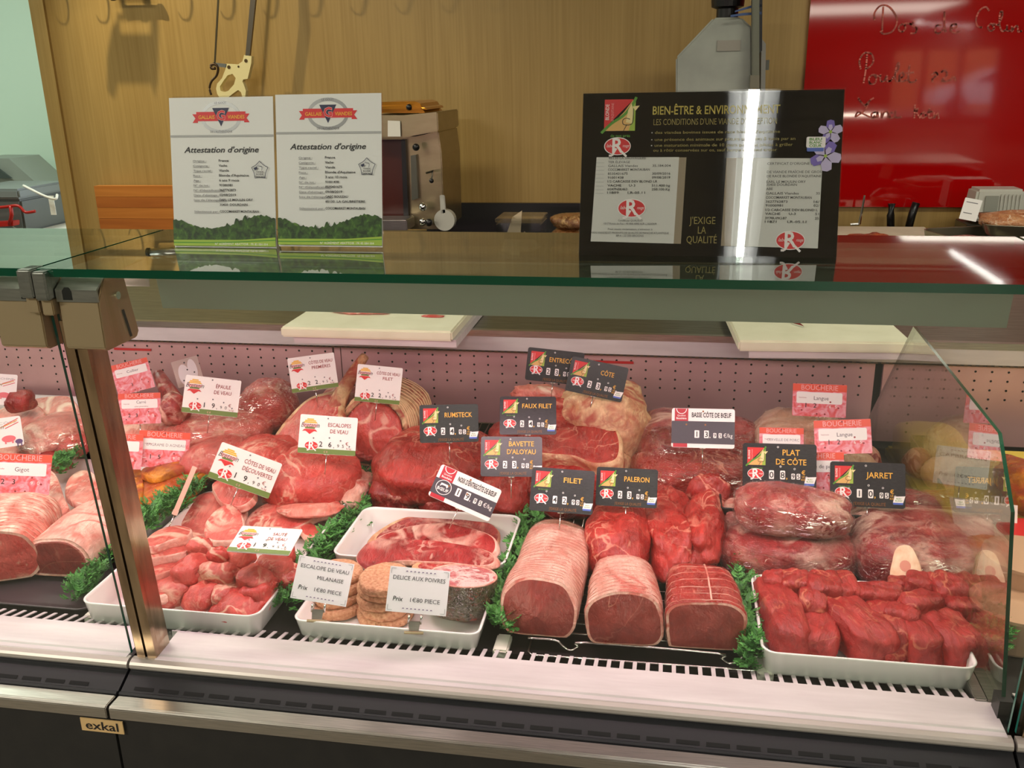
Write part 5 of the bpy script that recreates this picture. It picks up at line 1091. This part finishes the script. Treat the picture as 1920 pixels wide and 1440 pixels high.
# sticker on the left sill, plate on the kick panel
c = P(38, 1187, .8388); t = thing('sill_sticker', 'green sticker with white lettering on the left sill', 'sticker', (c.x-.02, .868, .8384)); s = .00053; p = Print(s, .0002); t.rotation_euler = (.1, 0, 0)
p.rect(-110, -38, 82, 34, ink('sticker_green', 150, 164, 66)); p.text('ENGAGE', 0, 0, 16, I['white'], width=70, bold=.02); p.text('POUR LA QUALITÉ', 46, -2, 8, I['cream'], width=44); p.rect(42, -34, 74, -18, I['white']); p.text('le Viande', 58, -30, 7, I['crimson'], width=28, bold=.02); p.build('print', t)
a, b_ = PY(152, 1333, .7895), PY(232, 1345, .7895); c = (PY(152, 1345, .7875)+PY(232, 1376, .7875))/2
t = thing('maker_plate', 'small beige plate with black lowercase lettering under the rail', 'plate', c); wd = (b_.x-a.x)/2
boxo('plate', (-wd, -.0008, -.0085), (wd, .0004, .0085), mat('plate_beige', srgb(206, 172, 120), .5), t)
p = Print(wd/40, .0); p.text('exkal', 0, -8, 17, I['black'], width=62, bold=.012); q = p.build('lettering', t); q.rotation_euler = (PI/2, 0, 0); q.location = (0, -.0012, 0)
# ------------------------------------------------------------------ on the worktop boards
p_ = P(700, 592, 1.069); o = lump('meat_scrap', 'pale raw meat scraps on the left cutting board', 'meat', (622, 574, 735, 592), 1.069, .006, PORK, p=2.2, amp=.35, sub=3, L=.10, W=.04)
o = lump('meat_scrap', 'thin smear of mince on the left cutting board', 'meat', (776, 588, 850, 597), 1.069, .003, VEALR, amp=.3, sub=3, L=.04, W=.015)
t = thing('knife', 'steel knife tip lying on the right cutting board', 'knife', P(1480, 604, 1.0695)); b = MB()
b.prism([(-.012, .06, 0), (.014, .055, 0), (.012, .01, 0), (.020, -.034, 0), (.004, -.014, 0)], (0, 0, .002)); b.build('blade', CHROME, t)
b = MB(); b.box((-.013, .055, 0), (.012, .16, .012)); b.build('handle', BLACKP, t, bevel=.003)
# ------------------------------------------------------------------ parsley garlands
PARS = NT('parsley_leaf'); _h = PARS.noise(PARS.coord(), 90, 3); PARS.l(PARS.ramp(_h, [(.3, srgb(34, 92, 34)), (.7, srgb(92, 166, 70))]), PARS.b.inputs['Base Color']); PARS.b.inputs['Roughness'].default_value = .55; PARS = PARS.m
def garland(label, path, z, wpx, n, seed):
    rnd = random.Random(seed); pts = [P(x, y, z) for x, y in path]; c0 = sum(pts, Vector())/len(pts); b = MB(); seg = catmull([tuple(q) for q in pts], 8, False)
    for i in range(n):
        u = rnd.random()*(len(seg)-1); k = int(u); base = Vector(seg[k]).lerp(Vector(seg[min(k+1, len(seg)-1)]), u-k); W = wpx*mpp(base)/2
        base += Vector((rnd.uniform(-W, W), rnd.uniform(-W, W)*.8, rnd.uniform(-.002, .020)))
        az = rnd.uniform(0, 2*PI); el = rnd.uniform(.15, 1.2); d = Vector((math.cos(az)*math.cos(el), math.sin(az)*math.cos(el), math.sin(el))); L = rnd.uniform(.011, .019)
        sd = d.cross(Vector((0, 0, 1))).normalized(); up = sd.cross(d)
        for j in range(4):
            q = base+d*L*(.2+j*.23); ll = L*(.55-.09*j)
            for sg in (-1, 1):
                e = (sd*sg*.85+d*.6+up*rnd.uniform(-.2, .35)).normalized()*ll; w_ = d*ll*.30; f = up*ll*.12
                tip = q+e; mid = q+e*.55
                b.add([q-c0, mid-w_+f-c0, tip-w_*.5-c0, tip+w_*.3-c0, mid+w_-f-c0], [(0, 1, 2, 3, 4)]); 
                b.add([mid-c0, mid+w_*1.6+e*.12-c0, mid+w_*.7+e*.4-c0], [(0, 1, 2)])
        b.add([base-c0-sd*.0004, base-c0+sd*.0004, base+d*L-c0], [(0, 1, 2)])
    o = b.build('parsley_garland', PARS); o.location = c0; return tag_(o, label, 'garnish')
garland('curly green parsley strip between the chop tray and the sliced beef tray', [(700,900),(690,930),(655,985),(625,1020),(590,1055),(560,1100),(535,1140)], .842, 46, 420, 1)
garland('curly green parsley strip left of the long front roast', [(1000,975),(985,1010),(968,1060),(950,1110),(940,1150),(945,1185)], .842, 40, 330, 2)
garland('curly green parsley strip between the square roast and the chunk tray', [(1385,1062),(1392,1100),(1396,1150),(1394,1200),(1404,1225),(1404,1250)], .838, 26, 260, 3)
garland('curly green parsley strip right of the chunk tray by the glass divider', [(1800,1040),(1812,1100),(1832,1150),(1852,1195),(1862,1225)], .845, 42, 360, 4)
garland('curly green parsley strip between the orange lamb tray and the veal chops', [(412,875),(378,910),(335,948),(290,975),(262,998)], .868, 40, 340, 5)
garland('short green parsley sprigs left of the post by the lamb saddle', [(200,1050),(180,1080),(160,1110),(150,1125)], .838, 34, 170, 6)
garland('green parsley strip at the far left behind the lamb chop', [(112,888),(135,870),(165,848),(180,838)], .872, 26, 130, 7)
# ------------------------------------------------------------------ back wall and back counter
bc = thing('back_counter', 'long back counter along the wood wall, mostly hidden behind the case', 'counter', (0, 3.3, 0))
boxo('top', (xl+.35, -.3, .875), (4.5, .28, .905), STEELM, bc); boxo('cabinet', (xl+.37, -.26, .02), (4.48, .28, .875), mat('cabinet_grey', srgb(120, 118, 110), .6), bc)
ua, ub = PY(800, 381, 3.58).x, PY(1240, 381, 3.58).x
boxo('upstand', (ua, .262, .905), (ub, .285, PY(900, 381, 3.56).z), BLACKP, bc)
bl, br = PY(177, 348, 3.55), PY(420, 431, 3.55)
t = thing('butcher_block', 'orange-brown wooden board leaning on the wall behind the certificates', 'board', ((bl.x+br.x)/2, 3.56, .905)); wd = (br.x-bl.x)/2; zt = bl.z-.905
for i in range(4):
    mm = wood('block_wood_%d' % (i % 2), *((srgb(168, 96, 30), srgb(196, 124, 50)) if i % 2 else (srgb(150, 80, 24), srgb(178, 104, 38))), horiz=True)
    boxo('stave', (-wd, -.015, zt*i/4), (wd, .02, zt*(i+1)/4-.001), mm, t)
# alcove counter with tubs
ac = thing('alcove_counter', 'pale counter in the alcove left of the wood wall', 'counter', (-4.0, 4.5, 0)); za = PY(60, 426, 4.2).z
boxo('top', (-1.9, -.4, za-.03), (xl+4.0-.02, .38, za), PLWH, ac); boxo('cabinet', (-1.9, -.36, .02), (xl+4.0-.04, .38, za-.03), mat('cabinet_white', srgb(210, 212, 205), .6), ac)
GT = mat('grey_tub', srgb(92, 96, 92), .4)
def rbox(name, w, d, h, m, par, loc, top=1.08, bevel=.01):
    b = MB(); q = [(-w/2, -d/2), (w/2, -d/2), (w/2, d/2), (-w/2, d/2)]
    b.add([(x, y, 0) for x, y in q]+[(x*top, y*top, h) for x, y in q], [(0, 3, 2, 1), (4, 5, 6, 7), (0, 1, 5, 4), (1, 2, 6, 5), (2, 3, 7, 6), (3, 0, 4, 7)]); o = b.build(name, m, par, bevel=bevel); o.location = loc; return o
cA = PY(46, 426, 4.2); sc = 1.0/ F*4.2*1.02
t = thing('storage_tub', 'dark grey lidded tub with a pale bail handle in the alcove', 'tub', (cA.x-.02, 4.2, za)); tw = 130*sc; th_ = 66*sc
rbox('body', tw*.94, .34, th_*.98, GT, t, (0, 0, 0)); rbox('lid', tw*1.03, .38, 20*sc, mat('tub_lid', srgb(120, 126, 122), .35), t, (0, 0, th_*.99), 1.01)
b = MB(); hp = [PY(44, 348, 4.02), PY(60, 356, 3.99), PY(85, 368, 3.98), PY(104, 373, 3.99), PY(107, 365, 4.02)]; b.tube(catmull([q-Vector(t.location) for q in hp], 4, False), .006, 8); b.build('handle', PLWH, t, smooth=True)
q = PY(98, 385, 4.005)-Vector(t.location); boxo('label', (q.x-.014, q.y-.001, q.z-.045), (q.x+.014, q.y+.001, q.z+.045), PLWH, t)
t = thing('scale_box', 'sloping grey appliance behind the storage tub at the far left', 'appliance', (PY(10, 330, 4.5).x, 4.5, za)); b = MB(); q = [PY(-50, 297, 4.5), PY(16, 297, 4.5), PY(70, 345, 4.5), PY(70, 400, 4.5), PY(-50, 400, 4.5)]
b.prism([v-Vector(t.location) for v in q], (0, .25, 0)); b.build('housing', mat('appliance_grey', srgb(128, 136, 126), .5), t)
b = MB(); b.prism([PY(x, y, 4.49)-Vector(t.location) for x, y in ((-50, 300), (0, 316), (24, 334), (-50, 334))], (0, -.01, 0)); b.build('screen', mat('screen_grey', srgb(60, 70, 66), .2), t)
t = thing('red_hand_tool', 'red metal hand-crank clamp on the alcove counter', 'tool', (PY(18, 420, 3.95).x, 3.95, za)); RP = mat('red_paint', srgb(170, 26, 14), .35); L0 = Vector(t.location); g = lambda x, y: PY(x, y, 3.95)-L0
b = MB(); b.tube(catmull([g(-30, 392), g(10, 388), g(34, 386), g(48, 398), g(66, 396)], 4, False), .007, 8); b.build('crank', RP, t, smooth=True)
b = MB(); b.tube([g(20, 386), g(22, 402), g(18, 422)], .009, 8); b.build('column', RP, t, smooth=True)
b = MB(); b.prism([g(-40, 418), g(24, 415), g(24, 424), g(-40, 428)], (0, .05, 0)); b.build('base', RP, t, bevel=.002)
b = MB(); b.tube([g(24, 425), g(44, 434)], .002, 5); b.build('spike', CHROME, t)
# hanging hand saw
YW2 = 3.50
t = thing('hand_saw', 'butcher bow saw with cream handle hanging on the wood wall', 'saw', PY(435, 150, YW2)); L0 = Vector(t.location); g = lambda x, y, d=0: PY(x, y, YW2+d)-L0
gz = lambda x, y: (370+x/7.578, y/7.578)
CREAM = mat('cream_plastic', srgb(228, 216, 160), .4)
outl = [(665,780),(770,800),(765,900),(715,1120),(650,1130),(640,1160),(660,1200),(690,1290),(680,1390),(640,1380),(620,1310),(580,1280),(530,1310),(430,1390),(320,1400),(280,1330),(265,1260),(280,1190),(350,1110),(400,980),(408,905),(580,915),(640,870)]
hole = [(370,1150),(430,1070),(500,1050),(545,1110),(520,1200),(440,1290),(380,1310),(330,1290),(320,1230)]
me = bpy.data.meshes.new('handle'); bm2 = bmesh.new()
ov = [bm2.verts.new(g(*gz(*q))) for q in outl]; hv = [bm2.verts.new(g(*gz(*q))) for q in hole]
ed = [bm2.edges.new((L[i], L[(i+1) % len(L)])) for L in (ov, hv) for i in range(len(L))]
r = bmesh.ops.triangle_fill(bm2, use_beauty=True, use_dissolve=False, edges=ed)
ex = bmesh.ops.extrude_face_region(bm2, geom=bm2.faces[:]); bmesh.ops.translate(bm2, vec=(0, .022, 0), verts=[v for v in ex['geom'] if isinstance(v, bmesh.types.BMVert)]); bmesh.ops.recalc_face_normals(bm2, faces=bm2.faces[:]); bm2.to_mesh(me); bm2.free(); link('handle', me, CREAM, t)
b = MB(); b.prism([g(460, 104), g(468, 104), g(481, -20), g(471, -20)], (0, .012, 0)); b.prism([g(471, -20), g(481, -20), g(475, -95), g(468, -90)], (0, .012, 0)); b.prism([g(475, -95), g(468, -90), g(440, -120), g(438, -128)], (0, .012, 0)); b.prism([g(440, -120), g(438, -128), g(412, -125), g(414, -116)], (0, .012, 0)); b.build('back_bar', mat('saw_steel', srgb(118, 110, 98), .35, .8), t)
b = MB(); b.prism([g(401, 118), g(404, 118), g(417.5, -120), g(413.5, -120)], (0, .003, 0)); b.build('blade', mat('saw_blade', srgb(92, 84, 64), .4, .8), t)
b = MB(); b.tube(catmull([g(404, 128), g(397, 128), g(396, 122), g(404, 121), g(409, 128), g(406, 142), g(397, 152), g(393, 165), (g(396, 178))], 4, False), .006, 7, r2=.004); b.build('tension_lever', mat('lever_dark', srgb(72, 54, 34), .4, .6), t, smooth=True)
b = MB(); b.prism([g(400, 117), g(425, 120), g(424, 127), g(402, 124)], (0, .004, 0)); b.build('arm', ALU, t)
for x, y in ((429, 126), (461, 114), (447, 125)):
    q = g(x, y, -.001); b = MB(); b.tube([q, q+Vector((0, .004, 0))], .007 if x != 447 else .004, 10); b.build('screw', mat('screw_brown', srgb(110, 90, 60), .3, .7), t)
# hook rail above, with a hanging frame shaped from its wall shadow
HR = PY(250, -85, 3.5); t = thing('hook_rail', 'steel rail of pointed meat hooks just above the top of the photo', 'rail', HR); L0 = Vector(t.location)
b = MB(); b.tube([(-.75, 0, 0), (1.3, 0, 0)], .008, 8); b.build('bar', STEELM, t)
hm = MB(); hm.tube(catmull([(0, 0, .012), (.004, -.02, 0), (0, -.02, -.04), (-.012, -.02, -.062), (-.034, -.02, -.060), (-.044, -.02, -.04)], 4, False), .0045, 6, r2=.0015); hm = hm.mesh('hook', True)
for i in range(14): o = link('hook', hm, STEELM, t); o.location = (-.68+i*.145, 0, 0)
t = thing('hanging_tool', 'steel meat tool with wide blade hanging from the hook rail', 'tool', PY(205, 0, 3.47)); L0 = Vector(t.location)
sc5 = 3.47*1.02/F
b = MB(); b.tube([(-.03, .085, .022), (.10, .085, .020)], .016, 14); b.build('roller', ALU, t, smooth=True)
b = MB(); b.tube([(-.042, .085, .022), (-.03, .085, .022)], .018, 14); b.tube([(.10, .085, .02), (.115, .085, .02)], .018, 12); b.build('roller_end', BLACKP, t)
b = MB(); sp_ = Vector(so.location); g = lambda x, y: sp_+(PY(x, y, 3.6)-sp_)*((3.36-sp_.y)/(3.6-sp_.y))-L0  # unseen frame outline, projected back from the shadow it throws on the wall
for q in (((222, 70), (296, 70), (297, 158), (218, 158)), ((222, 32), (297, 31), (297, 38), (222, 39)), ((212, 60), (224, 40), (226, 70), (222, 158), (214, 186), (203, 175), (203, 110)), ((286, 40), (297, 38), (298, 120), (291, 184), (286, 158)), ((226, 0), (234, 0), (241, 32), (233, 32)), ((270, 0), (278, 0), (284, 32), (276, 32))): b.prism([g(*k) for k in q], (0, .006, 0))
b.prism([g(226, 0), g(278, 0), g(278, -6), g(226, -6)], (0, .1, 0)); b.build('shadow_frame', STEELM, t)
# band saw head
t = thing('bone_saw', 'grey enamelled band saw head standing behind the black sign', 'machine', PY(1350, 150, 3.15)); L0 = Vector(t.location); g = lambda x, y, Yd=3.15: PY(x, y, Yd)-L0
b = MB(); b.prism([g(*q) for q in ((1267, 330), (1267, 108), (1338, 33), (1390, 32), (1411, 52), (1411, 330))], (0, .22, 0)); b.build('housing', noisy('saw_grey', srgb(148, 152, 142), srgb(168, 172, 160), 9, rough=.38, metal=.25), t, bevel=.006)
b = MB(); b.prism([g(*q) for q in ((1424, 330), (1428, 72), (1436, 82), (1433, 330))], (0, .2, 0)); b.build('side_door', mat('saw_door', srgb(150, 148, 140), .4), t)
b = MB(); b.prism([g(*q, 3.10) for q in ((1410, 165), (1410, -60), (1424, -60), (1424, 165))], (0, .04, 0)); b.build('blade_guard', mat('guard_steel', srgb(110, 112, 98), .35, .7), t, bevel=.003)
b = MB(); b.prism([g(*q, 3.12) for q in ((1424, 100), (1424, -60), (1430, -60), (1429, 95))], (0, .03, 0)); b.build('guard_edge', BLACKP, t)
b = MB(); b.prism([g(*q, 3.08) for q in ((1406, 166), (1407, 141), (1424, 141), (1424, 166))], (0, .04, 0)); b.build('guide_block', mat('guide_grey', srgb(120, 116, 100), .4, .5), t)
kx = g(1364, 20, 3.22); b = MB(); b.lathe([(.034, 0), (.034, .05), (.050, .056), (.052, .078), (.046, .09)], 24, (kx.x, kx.y, kx.z-.045)); b.build('tension_knob', BLACKP, t)
b = MB(); b.lathe([(.034, 0), (.034, .012)], 20, (kx.x, kx.y, kx.z-.055)); b.build('blue_band', mat('band_blue', srgb(60, 84, 130), .5), t)
b = MB(); b.prism([g(*q, 3.12) for q in ((1378, 20), (1412, 9), (1428, 8), (1428, 13), (1412, 14), (1378, 23))], (0, .004, 0)); b.prism([g(*q, 3.12) for q in ((1370, 28), (1395, 24), (1428, 22), (1428, 27), (1395, 29), (1370, 32))], (0, .004, 0)); b.build('blue_strap', MATS['band_blue'], t)
a_ = g(1345, 76, 3.146); c_ = g(1388, 95, 3.146); b = MB(); b.box((a_.x, a_.y, c_.z), (c_.x, a_.y+.003, a_.z)); b.build('rating_plate', mat('plate_grey', srgb(150, 146, 134), .3, .4), t)
b = MB(); q = g(1436, 122, 3.16); b.box((q.x, q.y, q.z-.015), (q.x+.010, q.y+.02, q.z+.015)); b.build('latch', CHROME, t)
b = MB(); q = g(1350, 330, 3.2); b.box((-.2, .0, .91-L0.z), (.2, .25, q.z+.02)); b.build('column', mat('saw_column', srgb(140, 142, 134), .4), t)
# mincer / vertical grill machine
t = thing('meat_machine', 'stainless steel butcher machine with gold lid right of the certificates', 'machine', (PY(765, 400, 3.1).x, 3.1, .905)); L0 = Vector(t.location); g = lambda x, y, Yd=3.1: PY(x, y, Yd)-L0
BST = noisy('warm_steel', srgb(160, 146, 112), srgb(172, 158, 124), 12, (1, 1, 3), rough=.3, metal=.85, bs=.03)
def pz(name, q, Yd, dep, m, bev=.003): b = MB(); b.prism([g(x, y, Yd) for x, y in q], (0, dep, 0)); return b.build(name, m, t, bevel=bev)
pz('upper_housing', ((690, 216), (756, 216), (820, 210), (822, 246), (756, 258), (690, 258)), 3.05, .3, BST)
pz('lower_housing', ((700, 252), (780, 256), (822, 246), (828, 290), (833, 430), (700, 430)), 3.12, .28, BST)
pz('gold_lid', ((690, 212), (700, 192), (775, 190), (792, 196), (802, 212)), 3.06, .26, mat('gold_lid', srgb(190, 130, 34), .2, .7), .012)
pz('dark_recess', ((700, 262), (752, 262), (757, 408), (700, 410)), 3.115, .01, mat('recess_brown', srgb(70, 26, 18), .3), 0)
pz('recess_frame', ((752, 262), (760, 262), (766, 412), (757, 412)), 3.10, .02, BLACKP, 0)
pz('side_slot', ((770, 292), (780, 290), (784, 372), (772, 376)), 3.10, .02, mat('slot_grey', srgb(96, 96, 84), .3, .4), 0)
pz('foot_plate', ((690, 412), (762, 412), (764, 432), (690, 432)), 3.0, .1, STEEL)
pz('paper_label', ((727, 226), (750, 227), (751, 256), (727, 256)), 3.04, .003, PLWH, 0)
for x, y, rr, m_ in ((767, 201, .010, BLACKP), (780, 276, .012, BLACKP), (809, 339, .008, BLACKP), (793, 388, .014, CHROME), (793, 416, .013, CHROME), (804, 417, .013, BLACKP)):
    q = g(x, y, 3.06); bmx = bmesh.new(); bmesh.ops.create_uvsphere(bmx, u_segments=14, v_segments=10, radius=rr); me = bpy.data.meshes.new('knob'); bmx.to_mesh(me); bmx.free(); me.shade_smooth(); o = link('knob', me, m_, t); o.location = q
b = MB(); b.tube([g(800, 324, 3.1), g(812, 321, 3.06), g(809, 336, 3.06)], .004, 6); b.build('lever', CHROME, t)
# scoop, containers, bread
t = thing('scoop', 'clear plastic ladle standing beside the steel machine', 'scoop', (PY(832, 425, 3.1).x, 3.1, .905)); L0 = Vector(t.location)
q = PY(833, 413, 3.1)-L0; b = MB(); b.tube([q, q+Vector((0, .03, 0))], .036, 28); b.build('bowl', mat('milky', srgb(190, 188, 176), .25), t); b = MB(); b.prism([PY(x, y, 3.1)-L0 for x, y in ((824, 366), (833, 366), (836, 400), (826, 402))], (0, .01, 0)); b.build('handle', MATS['milky'], t, bevel=.002)
def tubx(name, lab, x0, x1, y0, y1, Yd, m, mc=None):
    a, c = PY(x0, y0, Yd), PY(x1, y1, Yd); t = thing(name, lab, 'container', ((a.x+c.x)/2, Yd, .905)); w_ = (c.x-a.x)/2; h_ = a.z-.905
    rbox('body', w_*2*.84, .14, h_*.86, m, t, (0, 0, 0), 1.16, .004); rbox('rim', w_*2, .16, h_*.10, m, t, (0, 0, h_*.88), 1, .002); return t, w_, h_
t, w_, h_ = tubx('plastic_container', 'clear plastic container of folded papers on the back counter', 936, 1022, 402, 430, 3.1, PLAST)
for i, (dx, rz, hh) in enumerate(((-.04, .3, 1.15), (-.01, -.2, .75), (.03, -.4, .55))):
    b = MB(); b.prism([(-.03, 0, 0), (.035, 0, 0), (.0, 0, h_*hh), (-.025, 0, h_*hh*.8)], (0, .004, 0)); o = b.build('folded_paper', mat('paper_buff', srgb(206, 186, 152), .7), t); o.location = (dx, -.03+i*.03, .004); o.rotation_euler = (0, rz, 0)
lump('oval_lid', 'pale oval lid lying on the back counter', 'lid', (872, 422, 925, 432), .905, .012, mat('lid_pale', srgb(120, 120, 112), .3), L=.11, W=.08, sub=3, amp=0, small=0)
for i, (y0, y1) in enumerate(((376, 402), (396, 420), (414, 436))):
    a = PY(1040, y0, 3.1); o = lump('wrapped_loaf', ['topmost brown cured joint in the stack left of the black sign', 'middle brown cured joint in the stack left of the black sign', 'lowest brown cured joint in the stack left of the black sign'][i], 'meat', (1040, y0, 1110, y1), .905+.045*(2-i), .047, meat('cured_%d' % i, srgb(96, 50, 20), srgb(170, 112, 60), srgb(210, 170, 110), scale=40, rough=.3), L=.15, W=.12, amp=.14, wrap=FILM2, sub=3); o.location = (PY(1075, 400, 3.1).x, 3.1, .905+.045*(2-i))
# right side: board, scraps, knives, trays, box
zb = .935; A, B = P(1570, 446, zb), P(1795, 448, zb)
t = thing('cutting_board', 'white cutting board on the back counter below the red wall panel', 'cutting board', (0, 3.2, .905)); a, c = PY(1440, 440, 3.0), PY(1800, 440, 3.0); 
b = MB(); zc = PY(1700, 424, 3.45).z
b.box((a.x, -.22, .0), (PY(1740, 426, 3.4).x, .24, zc-.905)); b.build('slab', BOARDM, t, bevel=.004)
lump('meat_scrap', 'brown meat trimmings on the back cutting board, left pile', 'meat', (1598, 438, 1640, 452), zc, .018, meat('trim_brown', srgb(120, 40, 18), srgb(176, 84, 46), srgb(200, 130, 90)), L=.09, W=.07, amp=.3, sub=3).location = (PY(1617, 446, 3.15).x, 3.15, zc)
lump('meat_scrap', 'brown meat trimmings on the back cutting board, right pile', 'meat', (1632, 436, 1662, 452), zc, .022, MATS['trim_brown'], L=.07, W=.06, amp=.35, sub=3).location = (PY(1648, 446, 3.15).x, 3.15, zc)
for i, (x0, y0, x1, y1, lab) in enumerate(((1672, 382, 1670, 426, 'upright black knife handle at the red panel, left one'), (1718, 380, 1704, 426, 'slanted black knife handle at the red panel, right one'))):
    t = thing('knife', lab, 'knife', PY(x1, y1, 3.53)); L0 = Vector(t.location); b = MB(); b.tube([PY(x0, y0, 3.53)-L0, PY((x0+x1)/2-1, (y0+y1)/2, 3.53)-L0, Vector((0, 0, 0))], .0135, 10); b.build('handle', BLACKP, t, smooth=True)
    b = MB(); b.box((-.010, -.001, -.10), (.010, .001, 0)); b.build('blade', STEEL, t)
t = thing('fork', 'steel carving fork standing upright left of the black knife handles', 'fork', PY(1611, 420, 3.5)); L0 = Vector(t.location); b = MB(); b.tube([PY(1621, 366, 3.5)-L0, PY(1615, 400, 3.5)-L0, Vector((0, 0, 0))], .0035, 6, r2=.006); b.build('prong', CHROME, t); b = MB(); b.tube([Vector((0, 0, 0)), PY(1594, 421, 3.5)-L0], .005, 6); b.build('cross_arm', CHROME, t)
SX = mat('tray_steel', srgb(150, 144, 122), .28, .8)
def strayx(lab, x0, x1, Yc, z, dep, h_, rz=0):
    a, c = PY(x0, 420, Yc), PY(x1, 420, Yc); o = tray('steel_tray', lab, a.x, Yc-dep/2, c.x, Yc+dep/2, z, h_, SX, r=.04, flare=.012, th=.004, rz=rz); return o
strayx('deep stainless tray with red meat right of the back cutting board', 1770, 1990, 3.05, .92, .34, .07, 18)
strayx('second stainless tray stacked on the first at the right photo edge', 1840, 2060, 3.05, 1.0, .30, .035, -12)
lump('raw_meat', 'red raw meat in the deep stainless tray', 'meat', (1790, 400, 1850, 425), .94, .05, BEEFM, L=.16, W=.14, amp=.2, yshift=-.2, sub=3).location = (PY(1830, 415, 3.05).x, 3.05, .935)
lump('raw_chicken', 'pale brown cooked meat heaped in the upper stainless tray', 'meat', (1875, 370, 1960, 395), 1.02, .05, meat('cooked', srgb(170, 100, 56), srgb(214, 160, 112), srgb(235, 210, 180), scale=60), L=.22, W=.16, amp=.25, sub=3).location = (PY(1915, 390, 3.05).x, 3.05, 1.012)
a = PY(1870, 372, 3.4); t = thing('plastic_crate', 'ribbed translucent plastic box against the red panel', 'box', (a.x, 3.42, .985)); MK = mat('milk_plastic', srgb(196, 196, 184), .4)
rbox('body', .17, .12, .105, MK, t, (0, 0, 0), .88, .008)
for i in range(6): rbox('rib', .004, .004, .08, MK, t, (-.0+i*.012, -.061, .010), 1, 0)
boxo('label', (-.05, -.066, .02), (-.01, -.060, .085), mat('label_grey', srgb(150, 152, 140), .5), t)
rbox('stand', .2, .14, .07, STEELM, t, (0, 0, -.08), 1, .002)
c = PY(1820, 393, 2.98); t = thing('price_card', 'small white price card leaning on the deep stainless tray', 'price card', mw=frame(1820, 393, c, 12, 10)); s = mpp(c); plate(30*s, 40*s, s, .001, CARDW, t); p = Print(s); p.rect(-11, 12, 9, 13.5, I['grey']); p.rect(-11, -8, 4, -6.5, I['grey']); p.build('print', t)

# small red strips on the perforated back wall
for (xa, xb, y, lab) in ((214, 283, 655, 'thin red strip on the back wall beside the steel post'), (1112, 1188, 679, 'thin red strip on the back wall right of the entrecote cards')):
    A, B = PY(xa, y, YPF-.002), PY(xb, y, YPF-.002); c = (A+B)/2; t = tag_(boxo('red_strip', (-(B.x-A.x)/2, -.0008, -.0022), ((B.x-A.x)/2, .0012, .0022), mat('strip_red', srgb(190, 24, 34), .4)), lab, 'label strip'); t.location = c
GROUPS = dict(price_card='price cards stuck in the meat display', veal_chunk='diced veal pieces heaped in the left tray', beef_chunk='lean beef chunks in the right tray', breaded_patty='breaded patties stacked in the small tray', parsley_garland='parsley strips between the trays', serving_tray='serving trays on the display deck', tied_roast='tied roasts on the front rack', veal_slice='stacked veal brisket slices', veal_chop='veal chops in the left tray', beef_slice='sliced marbled beef in the middle tray', marinated_lamb='orange marinated lamb slices', ceiling_luminaire='fluorescent battens on the ceiling', glass_post='steel posts between the counter bays', glass_clamp='clamps at the top of the glass', display_case='refrigerated counter bays', cutting_board='white cutting boards', attestation_sheet='certificate sheets on the glass top', card_clip='steel card clips on the front tray', deck_support='small white supports at the grille', short_rib='film-wrapped short ribs', beef_shank='film-wrapped beef shanks', beef_chuck='film-wrapped chuck pieces', tongue='pale tongues behind the offal cards', beef_block='dark red beef blocks at the back', beef_shoulder='red beef shoulder pieces behind the roasts', veal_joint='pink veal joints at the left back', pork_cutlet='pork cutlets in the left bay', pork_joint='wrapped pork joints in the left bay', lamb_chop='lamb chops in the left bay', lamb_offal='dark offal pieces in the left bay', plastic_tub='plastic tubs in the right bay', wrapped_loaf='brown cured joints stacked on the back counter', steel_tray='stainless trays on the back counter', knife='knives at the cutting boards', meat_scrap='meat scraps on the cutting boards', wire_rack='wire racks on the display deck', rib_bone='rib bones rising from the meat', red_strip='thin red strips on the back wall')
for o in COL.objects:
    if o.parent is None and o.get('category') and o.name.split('.')[0] in GROUPS: o['group'] = GROUPS[o.name.split('.')[0]]
